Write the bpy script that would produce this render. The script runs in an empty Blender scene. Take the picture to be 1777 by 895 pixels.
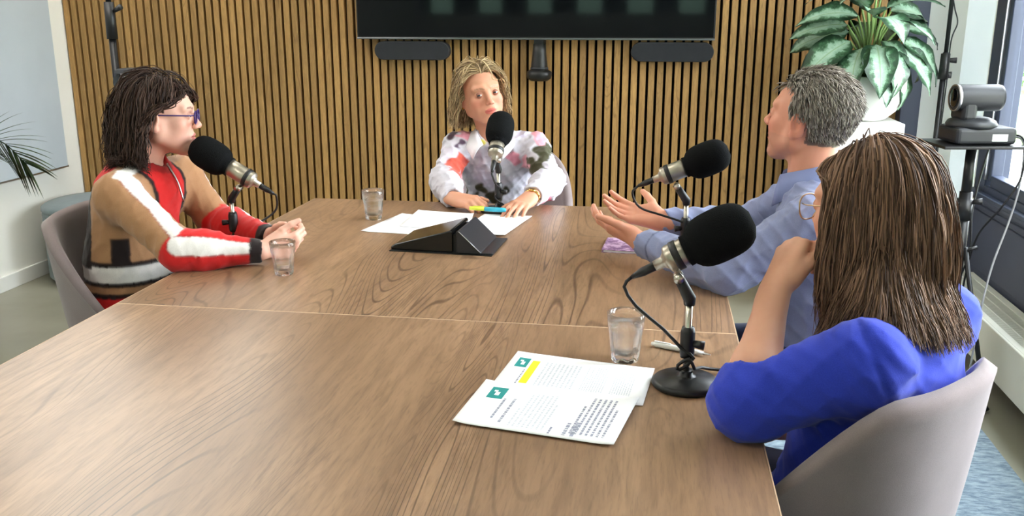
import bpy, bmesh, math, random
import numpy as np
from mathutils import Vector, Matrix
random.seed(7)
PI = math.pi
S = bpy.context.scene
COL = S.collection

# ------------------------------------------------------------------ camera
cam_d = bpy.data.cameras.new('camera')
cam = bpy.data.objects.new('camera', cam_d); COL.objects.link(cam)
cam.location = (0, 0, 1.40)
cam.rotation_euler = (math.radians(90 - 14.78), 0, math.radians(8.763))
cam_d.sensor_fit = 'HORIZONTAL'; cam_d.sensor_width = 36.0
cam_d.lens = 36.0 * 1590.9 / 1777.0
cam_d.clip_start = 0.05; cam_d.clip_end = 200
S.camera = cam

# ------------------------------------------------------------------ sky and exposure
W = bpy.data.worlds.new('overcast_sky'); S.world = W; W.use_nodes = True
bg = W.node_tree.nodes['Background']
bg.inputs[0].default_value = (0.86, 0.94, 1.0, 1); bg.inputs[1].default_value = 17.5
S.view_settings.view_transform = 'Standard'; S.view_settings.look = 'None'
S.view_settings.gamma = 1.0; S.view_settings.use_curve_mapping = False
S.view_settings.exposure = 0.42
S.cycles.use_denoising = True
S.cycles.max_bounces = 10; S.cycles.transparent_max_bounces = 16

def portal(loc, rot, sx, sy):
    l = bpy.data.lights.new('window_portal', 'AREA'); l.shape = 'RECTANGLE'; l.size = sx; l.size_y = sy
    l.cycles.is_portal = True
    o = bpy.data.objects.new('window_portal', l); COL.objects.link(o); o.location = loc; o.rotation_euler = rot
portal((1.62, 3.12, 1.45), (0, PI/2, 0), 2.5, 3.7)
portal((-0.93, -3.42, 1.84), (PI/2, 0, 0), 4.8, 0.85)

# ------------------------------------------------------------------ helpers
def lin(c):
    return tuple(((v/255.0)/12.92 if v/255.0 <= 0.04045 else ((v/255.0+0.055)/1.055)**2.4) for v in c)

class NT:
    """small wrapper to write node trees briefly"""
    def __init__(s, name):
        s.m = bpy.data.materials.new(name); s.m.use_nodes = True
        s.t = s.m.node_tree; s.b = s.t.nodes['Principled BSDF']; s.out = s.t.nodes['Material Output']
    def n(s, typ, **kw):
        nd = s.t.nodes.new('ShaderNode' + typ)
        for k, v in kw.items():
            if k.startswith('i_'):
                key = k[2:]; key = int(key) if key.isdigit() else key.replace('_', ' ')
                s.put(nd.inputs[key], v)
            else: setattr(nd, k, v)
        return nd
    def put(s, inp, v):
        if isinstance(v, bpy.types.NodeSocket): s.t.links.new(v, inp)
        elif isinstance(v, tuple) and len(v) == 3 and inp.type == 'RGBA': inp.default_value = v + (1,)
        else: inp.default_value = v
    def set(s, **kw):
        for k, v in kw.items(): s.put(s.b.inputs[k.replace('_', ' ')], v)
        return s
    def ramp(s, fac, stops, interp='LINEAR'):
        r = s.n('ValToRGB'); r.color_ramp.interpolation = interp
        e = r.color_ramp.elements
        while len(e) < len(stops): e.new(0.5)
        for el, (p, c) in zip(e, stops):
            el.position = p; el.color = (c, c, c, 1) if not isinstance(c, tuple) else c + (1,)
        s.put(r.inputs[0], fac); return r.outputs[0]
    def math(s, op, a, b=0.0):
        nd = s.n('Math', operation=op); s.put(nd.inputs[0], a); s.put(nd.inputs[1], b); return nd.outputs[0]
    def mix(s, fac, a, b, blend='MIX'):
        nd = s.n('Mix', data_type='RGBA', blend_type=blend)
        s.put(nd.inputs[0], fac); s.put(nd.inputs[6], a); s.put(nd.inputs[7], b); return nd.outputs[2]
    def co(s, scale=(1, 1, 1), kind='Object'):
        tc = s.n('TexCoord'); mp = s.n('Mapping'); s.t.links.new(tc.outputs[kind], mp.inputs[0])
        mp.inputs[3].default_value = scale; return mp.outputs[0]
    def noise(s, vec, scale, detail=3.0, rough=0.5, dist=0.0):
        nd = s.n('TexNoise'); s.put(nd.inputs['Vector'], vec); nd.inputs['Scale'].default_value = scale
        nd.inputs['Detail'].default_value = detail; nd.inputs['Roughness'].default_value = rough
        nd.inputs['Distortion'].default_value = dist; return nd.outputs[0]
    def bump(s, h, strength=0.2, dist=0.01):
        nd = s.n('Bump'); nd.inputs['Strength'].default_value = strength; nd.inputs['Distance'].default_value = dist
        s.put(nd.inputs['Height'], h); s.t.links.new(nd.outputs[0], s.b.inputs['Normal']); return s

def plain(name, rgb, rough=0.5, metal=0.0, spec=0.5, var=0.0, vscale=8.0, bump=0.0, bscale=200.0, bdist=0.002):
    """one colour with slight procedural variation and relief"""
    w = NT(name); c = lin(rgb); col = c
    if var:
        nz = w.noise(w.co(), vscale, 4.0)
        col = w.mix(w.ramp(nz, [(0.3, 0.0), (0.7, 1.0)]), tuple(v*(1-var) for v in c), tuple(min(1, v*(1+var)) for v in c))
    w.set(Base_Color=col, Roughness=rough, Metallic=metal, Specular_IOR_Level=spec)
    if bump: w.bump(w.noise(w.co(), bscale, 2.0), bump, bdist)
    return w.m

def fabric(name, rgb, var=0.12, scale=900.0, rough=0.95):
    w = NT(name); c = lin(rgb)
    v = w.co()
    nz = w.noise(v, 14.0, 4.0); f = w.noise(v, scale, 2.0)
    col = w.mix(w.ramp(nz, [(0.3, 0.0), (0.7, 1.0)]), tuple(x*(1-var) for x in c), tuple(min(1, x*(1+var)) for x in c))
    col = w.mix(w.ramp(f, [(0.35, 0.0), (0.65, 1.0)]), w.mix(0.16, col, (0, 0, 0)), col)
    w.set(Base_Color=col, Roughness=rough, Specular_IOR_Level=0.15, Sheen_Weight=0.25, Sheen_Roughness=0.5)
    w.bump(f, 0.25, 0.001)
    return w.m

def tag(o, label=None, cat=None, group=None, kind=None):
    if label: o['label'] = label
    if cat: o['category'] = cat
    if group: o['group'] = group
    if kind: o['kind'] = kind
    return o

def empty(name, loc=(0, 0, 0), rz=0.0, label=None, cat=None, group=None):
    o = bpy.data.objects.new(name, None); COL.objects.link(o); o.location = loc; o.rotation_euler = (0, 0, rz)
    o.empty_display_size = 0.05
    return tag(o, label, cat, group)

def link(name, mesh, mat=None, parent=None):
    o = bpy.data.objects.new(name, mesh); COL.objects.link(o)
    if mat is not None and not mesh.materials: mesh.materials.append(mat)
    if parent is not None: o.parent = parent
    return o

class MB:
    """collects shapes into one mesh"""
    def __init__(s): s.v = []; s.f = []; s.sm = []
    def add(s, v, f, smooth=False):
        o = len(s.v); s.v += [tuple(map(float, p)) for p in v]; s.f += [tuple(i+o for i in q) for q in f]; s.sm += [smooth]*len(f); return s
    def box(s, c, d, rot=None, bevel=0.0, seg=2):
        bm = bmesh.new(); bmesh.ops.create_cube(bm, size=1.0)
        bmesh.ops.scale(bm, vec=d, verts=bm.verts)
        if bevel: bmesh.ops.bevel(bm, geom=bm.edges[:], offset=bevel, segments=seg, profile=0.5, affect='EDGES')
        M = Matrix.Translation(c) @ (rot.to_4x4() if rot is not None else Matrix.Identity(4))
        bm.verts.index_update()
        s.add([M @ v.co for v in bm.verts], [[v.index for v in f.verts] for f in bm.faces], False); bm.free(); return s
    def rings(s, rings, close=True, caps=(True, True), smooth=True):
        n = len(rings[0]); v = [p for r in rings for p in r]; f = []
        for i in range(len(rings)-1):
            for j in range(n if close else n-1):
                k = (j+1) % n
                f.append((i*n+j, i*n+k, (i+1)*n+k, (i+1)*n+j))
        if caps[0]: f.append(tuple(reversed(range(n))))
        if caps[1]: f.append(tuple((len(rings)-1)*n+j for j in range(n)))
        return s.add(v, f, smooth)
    def tube(s, pts, rad, n=10, caps=(True, True), flat=None):
        pts = [Vector(p) for p in pts]
        if not hasattr(rad, '__len__'): rad = [rad]*len(pts)
        t0 = (pts[1]-pts[0]).normalized()
        up = Vector((0, 0, 1)) if abs(t0.z) < 0.9 else Vector((1, 0, 0))
        u = t0.cross(up).normalized(); rings = []
        for i, p in enumerate(pts):
            a = pts[max(i-1, 0)]; b = pts[min(i+1, len(pts)-1)]
            t = (b-a).normalized(); u = (u - t*u.dot(t)).normalized(); w = t.cross(u)
            fl = 1.0 if flat is None else flat
            rings.append([p + (u*math.cos(2*PI*j/n) + w*math.sin(2*PI*j/n)*fl)*rad[i] for j in range(n)])
        return s.rings(rings, True, caps)
    def lathe(s, prof, n=32, M=None, caps=(True, True), smooth=True):
        M = M or Matrix.Identity(4)
        rings = [[M @ Vector((r*math.cos(2*PI*j/n), r*math.sin(2*PI*j/n), z)) for j in range(n)] for r, z in prof]
        return s.rings(rings, True, caps, smooth)
    def prism(s, poly, z0, z1, M=None):
        M = M or Matrix.Identity(4); n = len(poly)
        v = [M @ Vector((x, y, z0)) for x, y in poly] + [M @ Vector((x, y, z1)) for x, y in poly]
        f = [tuple(reversed(range(n))), tuple(range(n, 2*n))] + [(i, (i+1) % n, n+(i+1) % n, n+i) for i in range(n)]
        return s.add(v, f)
    def mesh(s, name):
        me = bpy.data.meshes.new(name); me.from_pydata(s.v, [], s.f)
        me.polygons.foreach_set('use_smooth', s.sm); me.update(); return me
    def build(s, name, mat, parent=None):
        return link(name, s.mesh(name), mat, parent)

def axisM(p0, p1):
    """matrix with +Z from p0 to p1, origin at p0"""
    d = (Vector(p1)-Vector(p0)).normalized(); q = Vector((0, 0, 1)).rotation_difference(d)
    return Matrix.Translation(p0) @ q.to_matrix().to_4x4()

def bez(pts, n=24):
    """smooth Catmull-Rom path through points"""
    P = [Vector(p) for p in pts]; P = [P[0]*2-P[1]] + P + [P[-1]*2-P[-2]]; out = []
    m = len(P)-3
    for i in range(m):
        a, b, c, d = P[i:i+4]; k = max(2, n//m)
        for j in range(k):
            t = j/k
            out.append(0.5*((2*b)+(c-a)*t+(2*a-5*b+4*c-d)*t*t+(3*b-a-3*c+d)*t**3))
    out.append(P[-2]); return out

# ------------------------------------------------------------------ materials
def wood(name, light, mid, dark, xs=1.0, ring=26.0, rough=0.42, vary=False, figure=1.0, axis='Y', spec=0.5):
    w = NT(name)
    sc = (1, 0.10, 1) if axis == 'Y' else (1, 1, 0.10)
    tc = w.n('TexCoord').outputs['Object']; vec = tc
    rnd = w.n('ObjectInfo').outputs['Random']
    if vary:
        cb = w.n('CombineXYZ'); w.put(cb.inputs[0], w.math('MULTIPLY', rnd, 37.0)); w.put(cb.inputs[2], w.math('MULTIPLY', rnd, 11.0))
        va = w.n('VectorMath', operation='ADD'); w.put(va.inputs[0], tc); w.put(va.inputs[1], cb.outputs[0]); vec = va.outputs[0]
    mp = w.n('Mapping'); w.put(mp.inputs[0], vec); mp.inputs[3].default_value = sc
    v = mp.outputs[0]
    broad = w.noise(v, 5.0*xs, 3.0, 0.5, 0.4)
    fine = w.noise(v, 60.0*xs, 4.0, 0.65, 0.3)
    pores = w.noise(v, 240.0*xs, 2.0, 0.6)
    col = w.mix(w.ramp(broad, [(0.30, 0.0), (0.70, 1.0)]), lin(mid), lin(light))
    col = w.mix(w.math('MULTIPLY', w.ramp(fine, [(0.40, 0.0), (0.72, 1.0)]), 0.75), col, tuple(a*0.72 for a in lin(mid)))
    # cathedral figure: contour lines of a stretched noise
    fig = w.noise(v, 5.2*xs, 1.0, 0.4, 0.6)
    wv = w.math('SINE', w.math('MULTIPLY', fig, ring*6.0))
    line = w.ramp(wv, [(0.72, 0.0), (1.0, 1.0)])
    msk = w.ramp(w.noise(v, 3.1*xs, 2.0, 0.5, 0.2), [(0.47, 0.0), (0.60, 1.0)])
    col = w.mix(w.math('MULTIPLY', w.math('MULTIPLY', line, msk), 0.85*figure), col, lin(dark))
    col = w.mix(w.math('MULTIPLY', w.ramp(pores, [(0.5, 0.0), (0.8, 1.0)]), 0.35), col, lin(dark))
    if vary:
        br = w.n('HueSaturation'); w.put(br.inputs['Color'], col)
        w.put(br.inputs['Value'], w.math('ADD', w.math('MULTIPLY', rnd, 0.34), 0.83)); col = br.outputs[0]
    w.set(Base_Color=col, Roughness=rough, Specular_IOR_Level=spec)
    w.bump(fine, 0.04, 0.001)
    return w.m

M_table = wood('table_oak', (166, 132, 102), (132, 101, 75), (70, 50, 37), 1.0, 46.0, 0.34, figure=0.85, spec=0.75)
M_slat = wood('slat_oak', (186, 146, 88), (160, 122, 70), (100, 70, 40), 2.0, 18.0, 0.55, True, 0.5, 'Z')
M_band = plain('table_edge_band', (196, 166, 136), 0.5)
M_felt = plain('black_felt', (16, 13, 12), 0.95, spec=0.1)
M_wall = plain('white_wall', (240, 239, 232), 0.85, spec=0.2, var=0.02, vscale=3, bump=0.05, bscale=300)
M_skirt = plain('white_skirting', (238, 238, 234), 0.5)
M_panel = plain('pale_blue_panel', (186, 196, 204), 0.7, spec=0.3, var=0.03, vscale=5, bump=0.06, bscale=500)
M_ceil = plain('ceiling_white', (232, 232, 228), 0.9, spec=0.1, var=0.02)
M_navy = plain('navy_frame', (44, 52, 72), 0.45, var=0.05)
M_navy_panel = plain('navy_panel', (58, 62, 80), 0.5, var=0.05)
M_rad = plain('white_radiator', (222, 222, 210), 0.45, var=0.02)
M_black = plain('black_plastic', (22, 22, 24), 0.45, var=0.1, vscale=30)
M_blackm = plain('black_metal', (26, 26, 28), 0.38, metal=0.3, var=0.1, vscale=20)
M_grey = plain('charcoal_plastic', (44, 46, 51), 0.55, var=0.08, vscale=20)
M_spk = fabric('speaker_cloth', (44, 46, 50), 0.08, 1200)
M_alu = plain('aluminium', (190, 190, 192), 0.3, metal=1.0)
M_gloss = plain('gloss_black', (8, 9, 11), 0.06, spec=0.6)
M_white = plain('white_lacquer', (236, 236, 232), 0.35)
M_paper = plain('paper', (250, 250, 253), 0.8, spec=0.2, var=0.01)
M_foam = plain('black_foam', (20, 21, 22), 0.98, spec=0.08, bump=0.6, bscale=500, bdist=0.002)
M_chrome = plain('satin_nickel', (200, 194, 182), 0.28, metal=1.0, var=0.05, vscale=40)
M_brushed = plain('brushed_nickel', (176, 168, 154), 0.36, metal=0.9, var=0.06, vscale=60)
M_cable = plain('black_cable', (20, 20, 22), 0.5)
M_gcable = plain('grey_cable', (150, 150, 152), 0.5)
M_pouf = fabric('pouf_fabric', (120, 134, 138), 0.08)
M_chair = fabric('mauve_upholstery', (142, 128, 128), 0.06, 1100)
M_chairleg = plain('chair_leg_black', (28, 26, 26), 0.5)
M_teal = plain('teal_print', (28, 140, 138), 0.8)
M_yellow = plain('yellow_marker', (250, 232, 40), 0.8)
M_ink = plain('grey_ink', (156, 158, 176), 0.9)
M_inkl = plain('pale_ink', (216, 219, 228), 0.9)

def glass_pane():
    w = NT('window_glass')
    tr = w.n('BsdfTransparent'); gl = w.n('BsdfGlossy'); gl.inputs['Roughness'].default_value = 0.02
    fr = w.n('Fresnel'); fr.inputs[0].default_value = 1.45
    bf = w.math('SUBTRACT', 1.0, w.n('NewGeometry').outputs['Backfacing'])
    mx = w.n('MixShader'); w.put(mx.inputs[0], w.math('MULTIPLY', fr.outputs[0], bf)); w.put(mx.inputs[1], tr.outputs[0]); w.put(mx.inputs[2], gl.outputs[0])
    w.t.links.new(mx.outputs[0], w.out.inputs[0]); return w.m
M_pane = glass_pane()
def clear(name, ior, share):
    w = NT(name); w.set(Base_Color=(1, 1, 1), Roughness=0.0, IOR=ior, Transmission_Weight=1.0)
    tr = w.n('BsdfTransparent'); mx = w.n('MixShader'); mx.inputs[0].default_value = share
    w.put(mx.inputs[1], tr.outputs[0]); w.put(mx.inputs[2], w.b.outputs[0]); w.t.links.new(mx.outputs[0], w.out.inputs[0]); return w.m
M_glass = clear('tumbler_glass', 1.5, 0.80); M_water = clear('water', 1.33, 0.7)
# ================================================================== the room
X0, X1, YB, YF, ZC = -3.347, 1.48, 4.94, -3.2, 2.75
def struct(name, mb, mat, parent=None):
    o = mb.build(name, mat, parent)
    if parent is None: o['kind'] = 'structure'
    return o

# floor: poured grey-brown floor
w = NT('poured_floor'); v = w.co()
w.set(Base_Color=w.mix(w.ramp(w.noise(v, 1.6, 5.0), [(0.3, 0.0), (0.7, 1.0)]), lin((130, 128, 112)), lin((150, 148, 132))),
      Roughness=w.ramp(w.noise(v, 4.0, 3.0), [(0.3, 0.28), (0.7, 0.4)]), Specular_IOR_Level=0.5)
floor = struct('floor', MB().box(((X0+X1)/2, (YB+YF)/2, -0.05), (X1-X0+0.6, YB-YF+0.6, 0.1)), w.m)
struct('ceiling', MB().box(((X0+X1)/2, (YB+YF)/2, ZC+0.05), (X1-X0+0.6, YB-YF+0.6, 0.1)), M_ceil)

# carpet island to the right of the table
w = NT('carpet'); v = w.co((1, 3.2, 1))
f = w.noise(v, 26.0, 4.0, 0.6, 0.5); g = w.noise(w.co(), 500.0, 2.0)
col = w.mix(w.ramp(f, [(0.36, 0.0), (0.66, 1.0)]), lin((108, 124, 138)), lin((156, 172, 182)))
w.set(Base_Color=w.mix(w.ramp(g, [(0.3, 0.25), (0.6, 0.0)]), col, (0.05, 0.06, 0.07)), Roughness=1.0, Specular_IOR_Level=0.05)
w.bump(g, 0.6, 0.004)
tag(MB().box((-0.365, 1.25, 0.005), (3.07, 4.1, 0.01), bevel=0.003).build('carpet', w.m),
    'pale blue-grey flecked carpet lying under the chairs and table', 'carpet')

# back wall: white wall, black felt, oak slats
wb = struct('wall_back', MB().box(((X0+X1)/2, YB+0.16, ZC/2), (X1-X0+0.6, 0.2, ZC)), M_wall)
MB().box((( X0+1.215)/2, YB+0.045, ZC/2), (1.215-X0, 0.03, ZC-0.002)).build('felt_backing', M_felt, wb)
PITCH = 0.0452
sl = MB().box((0, 0, ZC/2), (0.0315, 0.030, ZC-0.004), bevel=0.0015, seg=1).mesh('slat')
sl.materials.append(M_slat)
k0 = math.floor(X0/PITCH)
k = k0
while True:
    x = (k+0.5)*PITCH
    if x > 1.205: break
    if x-0.016 > X0:
        o = link('slat', sl, None, wb); o.location = (x, YB+0.015, 0)
    k += 1
struct('trim_1', MB().box((1.262, YB-0.005, ZC/2), (0.092, 0.13, ZC-0.002), bevel=0.004), M_navy)
struct('wall_pier', MB().box(((1.31+X1)/2+0.05, YB+0.02, ZC/2), (X1-1.31+0.1, 0.10, ZC-0.004)), M_wall)

# left wall, panel, skirting
struct('wall_left', MB().box((X0-0.1, (YB+YF)/2+0.03, ZC/2), (0.2, YB-YF+0.06, ZC)), M_wall)
struct('baseboard_left', MB().box((X0+0.008, (YB+YF)/2+0.02, 0.04), (0.016, YB-YF-0.06, 0.08), bevel=0.003), M_skirt)
pn = empty('wall_panel', (X0, 3.55, 0.575), 0, 'large pale blue-grey acoustic board hung on the white wall', 'wall panel')
MB().box((0.026, 0, 0.8), (0.044, 2.41, 1.6), bevel=0.003).build('board', M_panel, pn)
MB().box((0.026, 0, -0.004), (0.046, 2.42, 0.008)).build('edge_rail', M_alu, pn)

# right wall: white pier by the corner, then window bays over a navy breast
bw = empty('window_5', (X1, 4.45, 0)); bw['kind'] = 'structure'  # added backlit window, in place of plain wall, to make the pier glow
wbl = NT('added_blind_cloth'); tl_ = wbl.n('BsdfTranslucent'); tl_.inputs[0].default_value = (0.80, 0.84, 0.86, 1); df_ = wbl.n('BsdfDiffuse'); df_.inputs[0].default_value = (0.86, 0.87, 0.87, 1)
mx_ = wbl.n('MixShader'); mx_.inputs[0].default_value = 0.20; wbl.put(mx_.inputs[1], df_.outputs[0]); wbl.put(mx_.inputs[2], tl_.outputs[0]); wbl.t.links.new(mx_.outputs[0], wbl.out.inputs[0])
MB().box((0.012, (YB-4.45)/2, 1.32), (0.004, YB-4.45+0.02, 2.60)).build('added_blind', wbl.m, bw)
MB().box((0.04, 0.012, ZC/2), (0.09, 0.024, ZC)).build('window_frame', M_wall, bw)
MB().box((0.05, (YB-4.45)/2, ZC-0.06), (0.10, YB-4.45, 0.12)).build('added_blind_box', M_wall, bw)
MB().box((0.10, (YB-4.45)/2, 1.35), (0.008, YB-4.45, 2.56)).build('pane', M_pane, bw)
ws = struct('wall_breast', MB().box((X1+0.09, (4.45+1.30)/2, 0.31), (0.18, 4.45-1.30, 0.62)), M_navy_panel)
for z in (0.565, 0.60):
    MB().box((X1-0.004, (4.45+1.30)/2, z), (0.012, 4.45-1.30, 0.024), bevel=0.004).build('cladding_board', M_navy_panel, ws)
MB().box((X1-0.004, (4.45+1.30)/2, 0.42), (0.012, 4.45-1.30, 0.252), bevel=0.004).build('cladding_board', M_navy_panel, ws)
struct('wall_lintel', MB().box((X1+0.1, (4.45+1.30)/2, 2.64), (0.2, 4.45-1.30, 0.22)), M_wall)
struct('wall_right_rear', MB().box((X1+0.1, (YF+1.30)/2, ZC/2), (0.2, 1.30-YF, ZC)), M_wall)
def window_bay(n, y1, y0):
    z0, z1 = 0.62, 2.53
    r = empty('window_%d' % n, (X1, y1, z0)); r['kind'] = 'structure'
    L = y1-y0; Hh = z1-z0
    def fr(c, d): MB().box(c, d, bevel=0.004).build('window_frame', M_navy, r)
    fr((0.04, -0.065, Hh/2), (0.10, 0.13, Hh)); fr((0.04, -L+0.020, Hh/2), (0.10, 0.04, Hh))
    fr((0.04, -L/2-0.045, 0.025), (0.10, L-0.17, 0.05)); fr((0.04, -L/2-0.045, Hh-0.05), (0.10, L-0.17, 0.10))
    # sash
    for c, d in (((0.022, -0.157, Hh/2), (0.05, 0.040, Hh-0.15)), ((0.022, -L+0.0725, Hh/2), (0.05, 0.065, Hh-0.15)),
                 ((0.022, -L/2-0.036, 0.075), (0.05, L-0.285, 0.05)), ((0.022, -L/2-0.036, Hh-0.125), (0.05, L-0.285, 0.05))):
        MB().box(c, d, bevel=0.004).build('sash', M_navy, r)
    for yy in (-0.134,):
        MB().box((0.0, yy, Hh/2), (0.03, 0.009, Hh-0.15)).build('gasket_strip', M_alu, r)
    MB().box((0.022, -L/2-0.036, Hh/2), (0.008, L-0.28, Hh-0.24)).build('pane', M_pane, r)
    MB().box((-0.015, -L/2, 0.01), (0.05, L, 0.02), bevel=0.004).build('window_sill', M_navy, r)
yy = 4.45
for i in range(3):
    window_bay(i+1, yy, yy-1.05); yy -= 1.05

# rear wall with a row of high windows (behind the viewer; the screen mirrors it)
struct('wall_front_breast', MB().box(((X0+X1)/2, YF-0.1, 0.72), (X1-X0+0.4, 0.2, 1.44)), M_wall)
struct('wall_front_lintel', MB().box(((X0+X1)/2, YF-0.1, 2.50), (X1-X0+0.4, 0.2, 0.50)), M_wall)
w = NT('tinted_glass'); tr = w.n('BsdfTransparent'); tr.inputs[0].default_value = (0.34, 0.42, 0.36, 1); w.t.links.new(tr.outputs[0], w.out.inputs[0]); M_tint = w.m
r = empty('window_4', (X0, YF, 1.44)); r['kind'] = 'structure'
span = X1-X0; nw = 7; pw = 0.34
for i in range(nw+1):
    xa = 0 if i == 0 else span*(i-0.5)/nw+pw/2; xb = span if i == nw else span*(i+0.5)/nw-pw/2
    MB().box(((xa+xb)/2, -0.10, 0.405), (xb-xa, 0.19, 0.81)).build('mullion', M_navy_panel, r)
for i in range(nw):
    MB().box((span*(i+0.5)/nw, -0.10, 0.36), (pw, 0.08, 0.05)).build('transom', M_navy, r)
    MB().box((span*(i+0.5)/nw, -0.10, 0.405), (pw, 0.01, 0.81)).build('pane', M_tint, r)

# convector bench under the windows
rb = empty('convector_radiator', (1.375, 1.4, 0.09), 0, 'long low white convector radiator with slotted top below the windows', 'radiator')
Lr = 5.82
MB().box((-0.0875, 0, 0.09), (0.012, Lr, 0.18), bevel=0.003).build('front_panel', M_rad, rb)
MB().box((0, Lr/2-0.006, 0.09), (0.163, 0.012, 0.178)).build('end_panel', M_rad, rb)
MB().box((0, -Lr/2+0.006, 0.09), (0.163, 0.012, 0.178)).build('end_panel', M_rad, rb)
MB().box((0.0875, 0, 0.09), (0.012, Lr, 0.178)).build('rear_panel', M_rad, rb)
MB().box((-0.070, 0, 0.174), (0.024, Lr-0.03, 0.012)).build('grille_border', M_rad, rb)
MB().box((0.072, 0, 0.174), (0.020, Lr-0.03, 0.012)).build('grille_border', M_rad, rb)
MB().box((0, 0, 0.10), (0.16, Lr-0.04, 0.01)).build('fin_tray', M_grey, rb)
g = MB()
nb = 620
for i in range(nb):
    y = -Lr/2+0.02+(Lr-0.04)*i/(nb-1)
    g.box((0.002, y, 0.172), (0.122, 0.0048, 0.010))
for x in (-0.02, 0.022):
    g.box((x, 0, 0.173), (0.006, Lr-0.04, 0.010))
o = g.build('grille_bars', M_rad, rb); o['kind'] = 'stuff'
for yv in (-2.4, -0.8, 0.8, 2.4):
    MB().box((0.02, yv, -0.045), (0.05, 0.05, 0.09)).build('foot', M_grey, rb)

# added ceiling fill panels, unseen; brighter at left to lift wall and slats
w = NT('fill_diffuser'); w.set(Base_Color=(0.9, 0.9, 0.9), Emission_Color=(1.0, 0.95, 0.87, 1.0), Emission_Strength=4.5); M_fill = w.m
w = NT('left_fill_diffuser'); w.set(Base_Color=(0.9, 0.9, 0.9), Emission_Color=(1.0, 0.95, 0.87, 1.0), Emission_Strength=15.0); M_fill_left = w.m
where = ['over the near end of the table', 'over the far end of the table', 'near the panelled wall', 'behind the viewer']
for x, y, nm in ((-2.2, 0.6, 'near the left white wall'), (-2.2, 3.0, 'near the pale blue board'), (-2.55, 4.15, 'in the corner by the pouf'), (-0.5, 0.4, 'over the near table'), (-0.5, 2.6, 'over the far table'), (-1.3, -1.6, 'behind the tables')):
    r = empty('added_ceiling_fill', (x, y, ZC), 0, 'square added fill panel on the ceiling '+nm, 'ceiling light', 'added ceiling fill panels')
    for c, d in (((0, 0.3, -0.012), (0.62, 0.02, 0.024)), ((0, -0.3, -0.012), (0.62, 0.02, 0.024)), ((0.3, 0, -0.012), (0.02, 0.58, 0.024)), ((-0.3, 0, -0.012), (0.02, 0.58, 0.024))):
        MB().box(c, d).build('frame', M_white, r)
    MB().box((0, 0, -0.008), (0.58, 0.58, 0.008)).build('diffuser', M_fill_left if x < -2 else M_fill, r)

# outdoors: lawn, paved strip, shrubs
w = NT('lawn'); v = w.co()
w.set(Base_Color=w.mix(w.ramp(w.noise(v, 3.0, 5.0), [(0.3, 0.0), (0.7, 1.0)]), lin((86, 120, 60)), lin((140, 168, 96))), Roughness=0.95, Specular_IOR_Level=0.1)
w.bump(w.noise(v, 60.0, 3.0), 0.8, 0.03)
struct('ground', MB().box((14, 4, -0.25), (24.4, 40, 0.1)), w.m)
struct('paving', MB().box((3.2, 4, -0.19), (2.6, 36, 0.04)), plain('pale_paving', (206, 204, 198), 0.9, var=0.08, vscale=2))
def leafmat(name, a, b):
    w = NT(name); nz = w.noise(w.co(), 5.0, 4.0); c = w.mix(w.ramp(nz, [(0.3, 0.0), (0.7, 1.0)]), lin(a), lin(b))
    d = w.n('BsdfDiffuse'); w.put(d.inputs[0], c); t = w.n('BsdfTranslucent'); w.put(t.inputs[0], c); m = w.n('MixShader'); m.inputs[0].default_value = 0.5
    w.put(m.inputs[1], d.outputs[0]); w.put(m.inputs[2], t.outputs[0]); w.t.links.new(m.outputs[0], w.out.inputs[0]); return w.m
struct('wall_added_sky_blocker', MB().box((6.6, -0.4, 1.9), (6.4, 2.0, 4.2)), plain('sky_blocker_render', (196, 190, 180), 0.9, var=0.05, vscale=1.5))  # added block out of view, cuts the sky light reaching the slats
M_leafg = leafmat('shrub_leaf', (64, 100, 48), (110, 144, 84)); M_leafd = leafmat('tree_leaf', (74, 108, 58), (120, 150, 92))
M_bark = plain('bark', (92, 78, 62), 0.9, var=0.3, vscale=20)
def bush(name, label, cat, c, rx, ry, rz, n, mat, trunk=0.0, ls=0.09):
    rg = random.Random(int(c[0]*91+c[1]*17))
    r = empty(name, (c[0], c[1], -0.2), 0, label, cat)
    g = MB()
    for i in range(n):
        a = rg.uniform(0, 2*PI); u = rg.uniform(-1, 1); rr = rg.uniform(0.55, 1.0)
        s = math.sqrt(1-u*u)
        p = Vector((rx*rr*s*math.cos(a), ry*rr*s*math.sin(a), trunk+rz+rz*rr*u))
        q = Vector((rg.gauss(0, 1), rg.gauss(0, 1), rg.gauss(0, 1))).normalized(); t = q.orthogonal().normalized(); L = ls*rg.uniform(0.7, 1.3)
        m = q.cross(t)
        g.add([p-q*L, p+t*L*0.4+m*L*0.12, p+q*L, p-t*L*0.4+m*L*0.12], [(0, 1, 2), (0, 2, 3)])
    g.build('foliage', mat, r)
    st = MB()
    for i in range(5):
        a = 2*PI*i/5
        st.tube([(0.03*math.cos(a), 0.03*math.sin(a), -0.02), (0.1*rx*math.cos(a), 0.1*ry*math.sin(a), trunk+rz*0.5), (0.5*rx*math.cos(a), 0.5*ry*math.sin(a), trunk+rz*1.3)], [0.03+trunk*0.03, 0.025+trunk*0.02, 0.008], 6)
    st.build('stems', M_bark, r)
bush('garden_shrub', 'round green shrub outside the window nearest the corner', 'shrub', (8.6, 21.5, 0), 1.6, 1.6, 0.7, 1500, M_leafg)
bush('garden_shrub', 'broad green shrub outside, farther along the lawn', 'shrub', (13.6, 24.0, 0), 2.0, 2.0, 0.9, 1800, M_leafg)
bush('garden_tree', 'pale green tree on the lawn beyond the window', 'tree', (10.2, 27.5, 0), 2.6, 2.6, 2.0, 1800, M_leafd, 1.6, 0.16)
bush('garden_tree', 'wide green tree farther along the lawn beside the building', 'tree', (15.0, 14.0, 0), 3.0, 3.0, 2.6, 2500, M_leafd, 1.8, 0.18)
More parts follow.
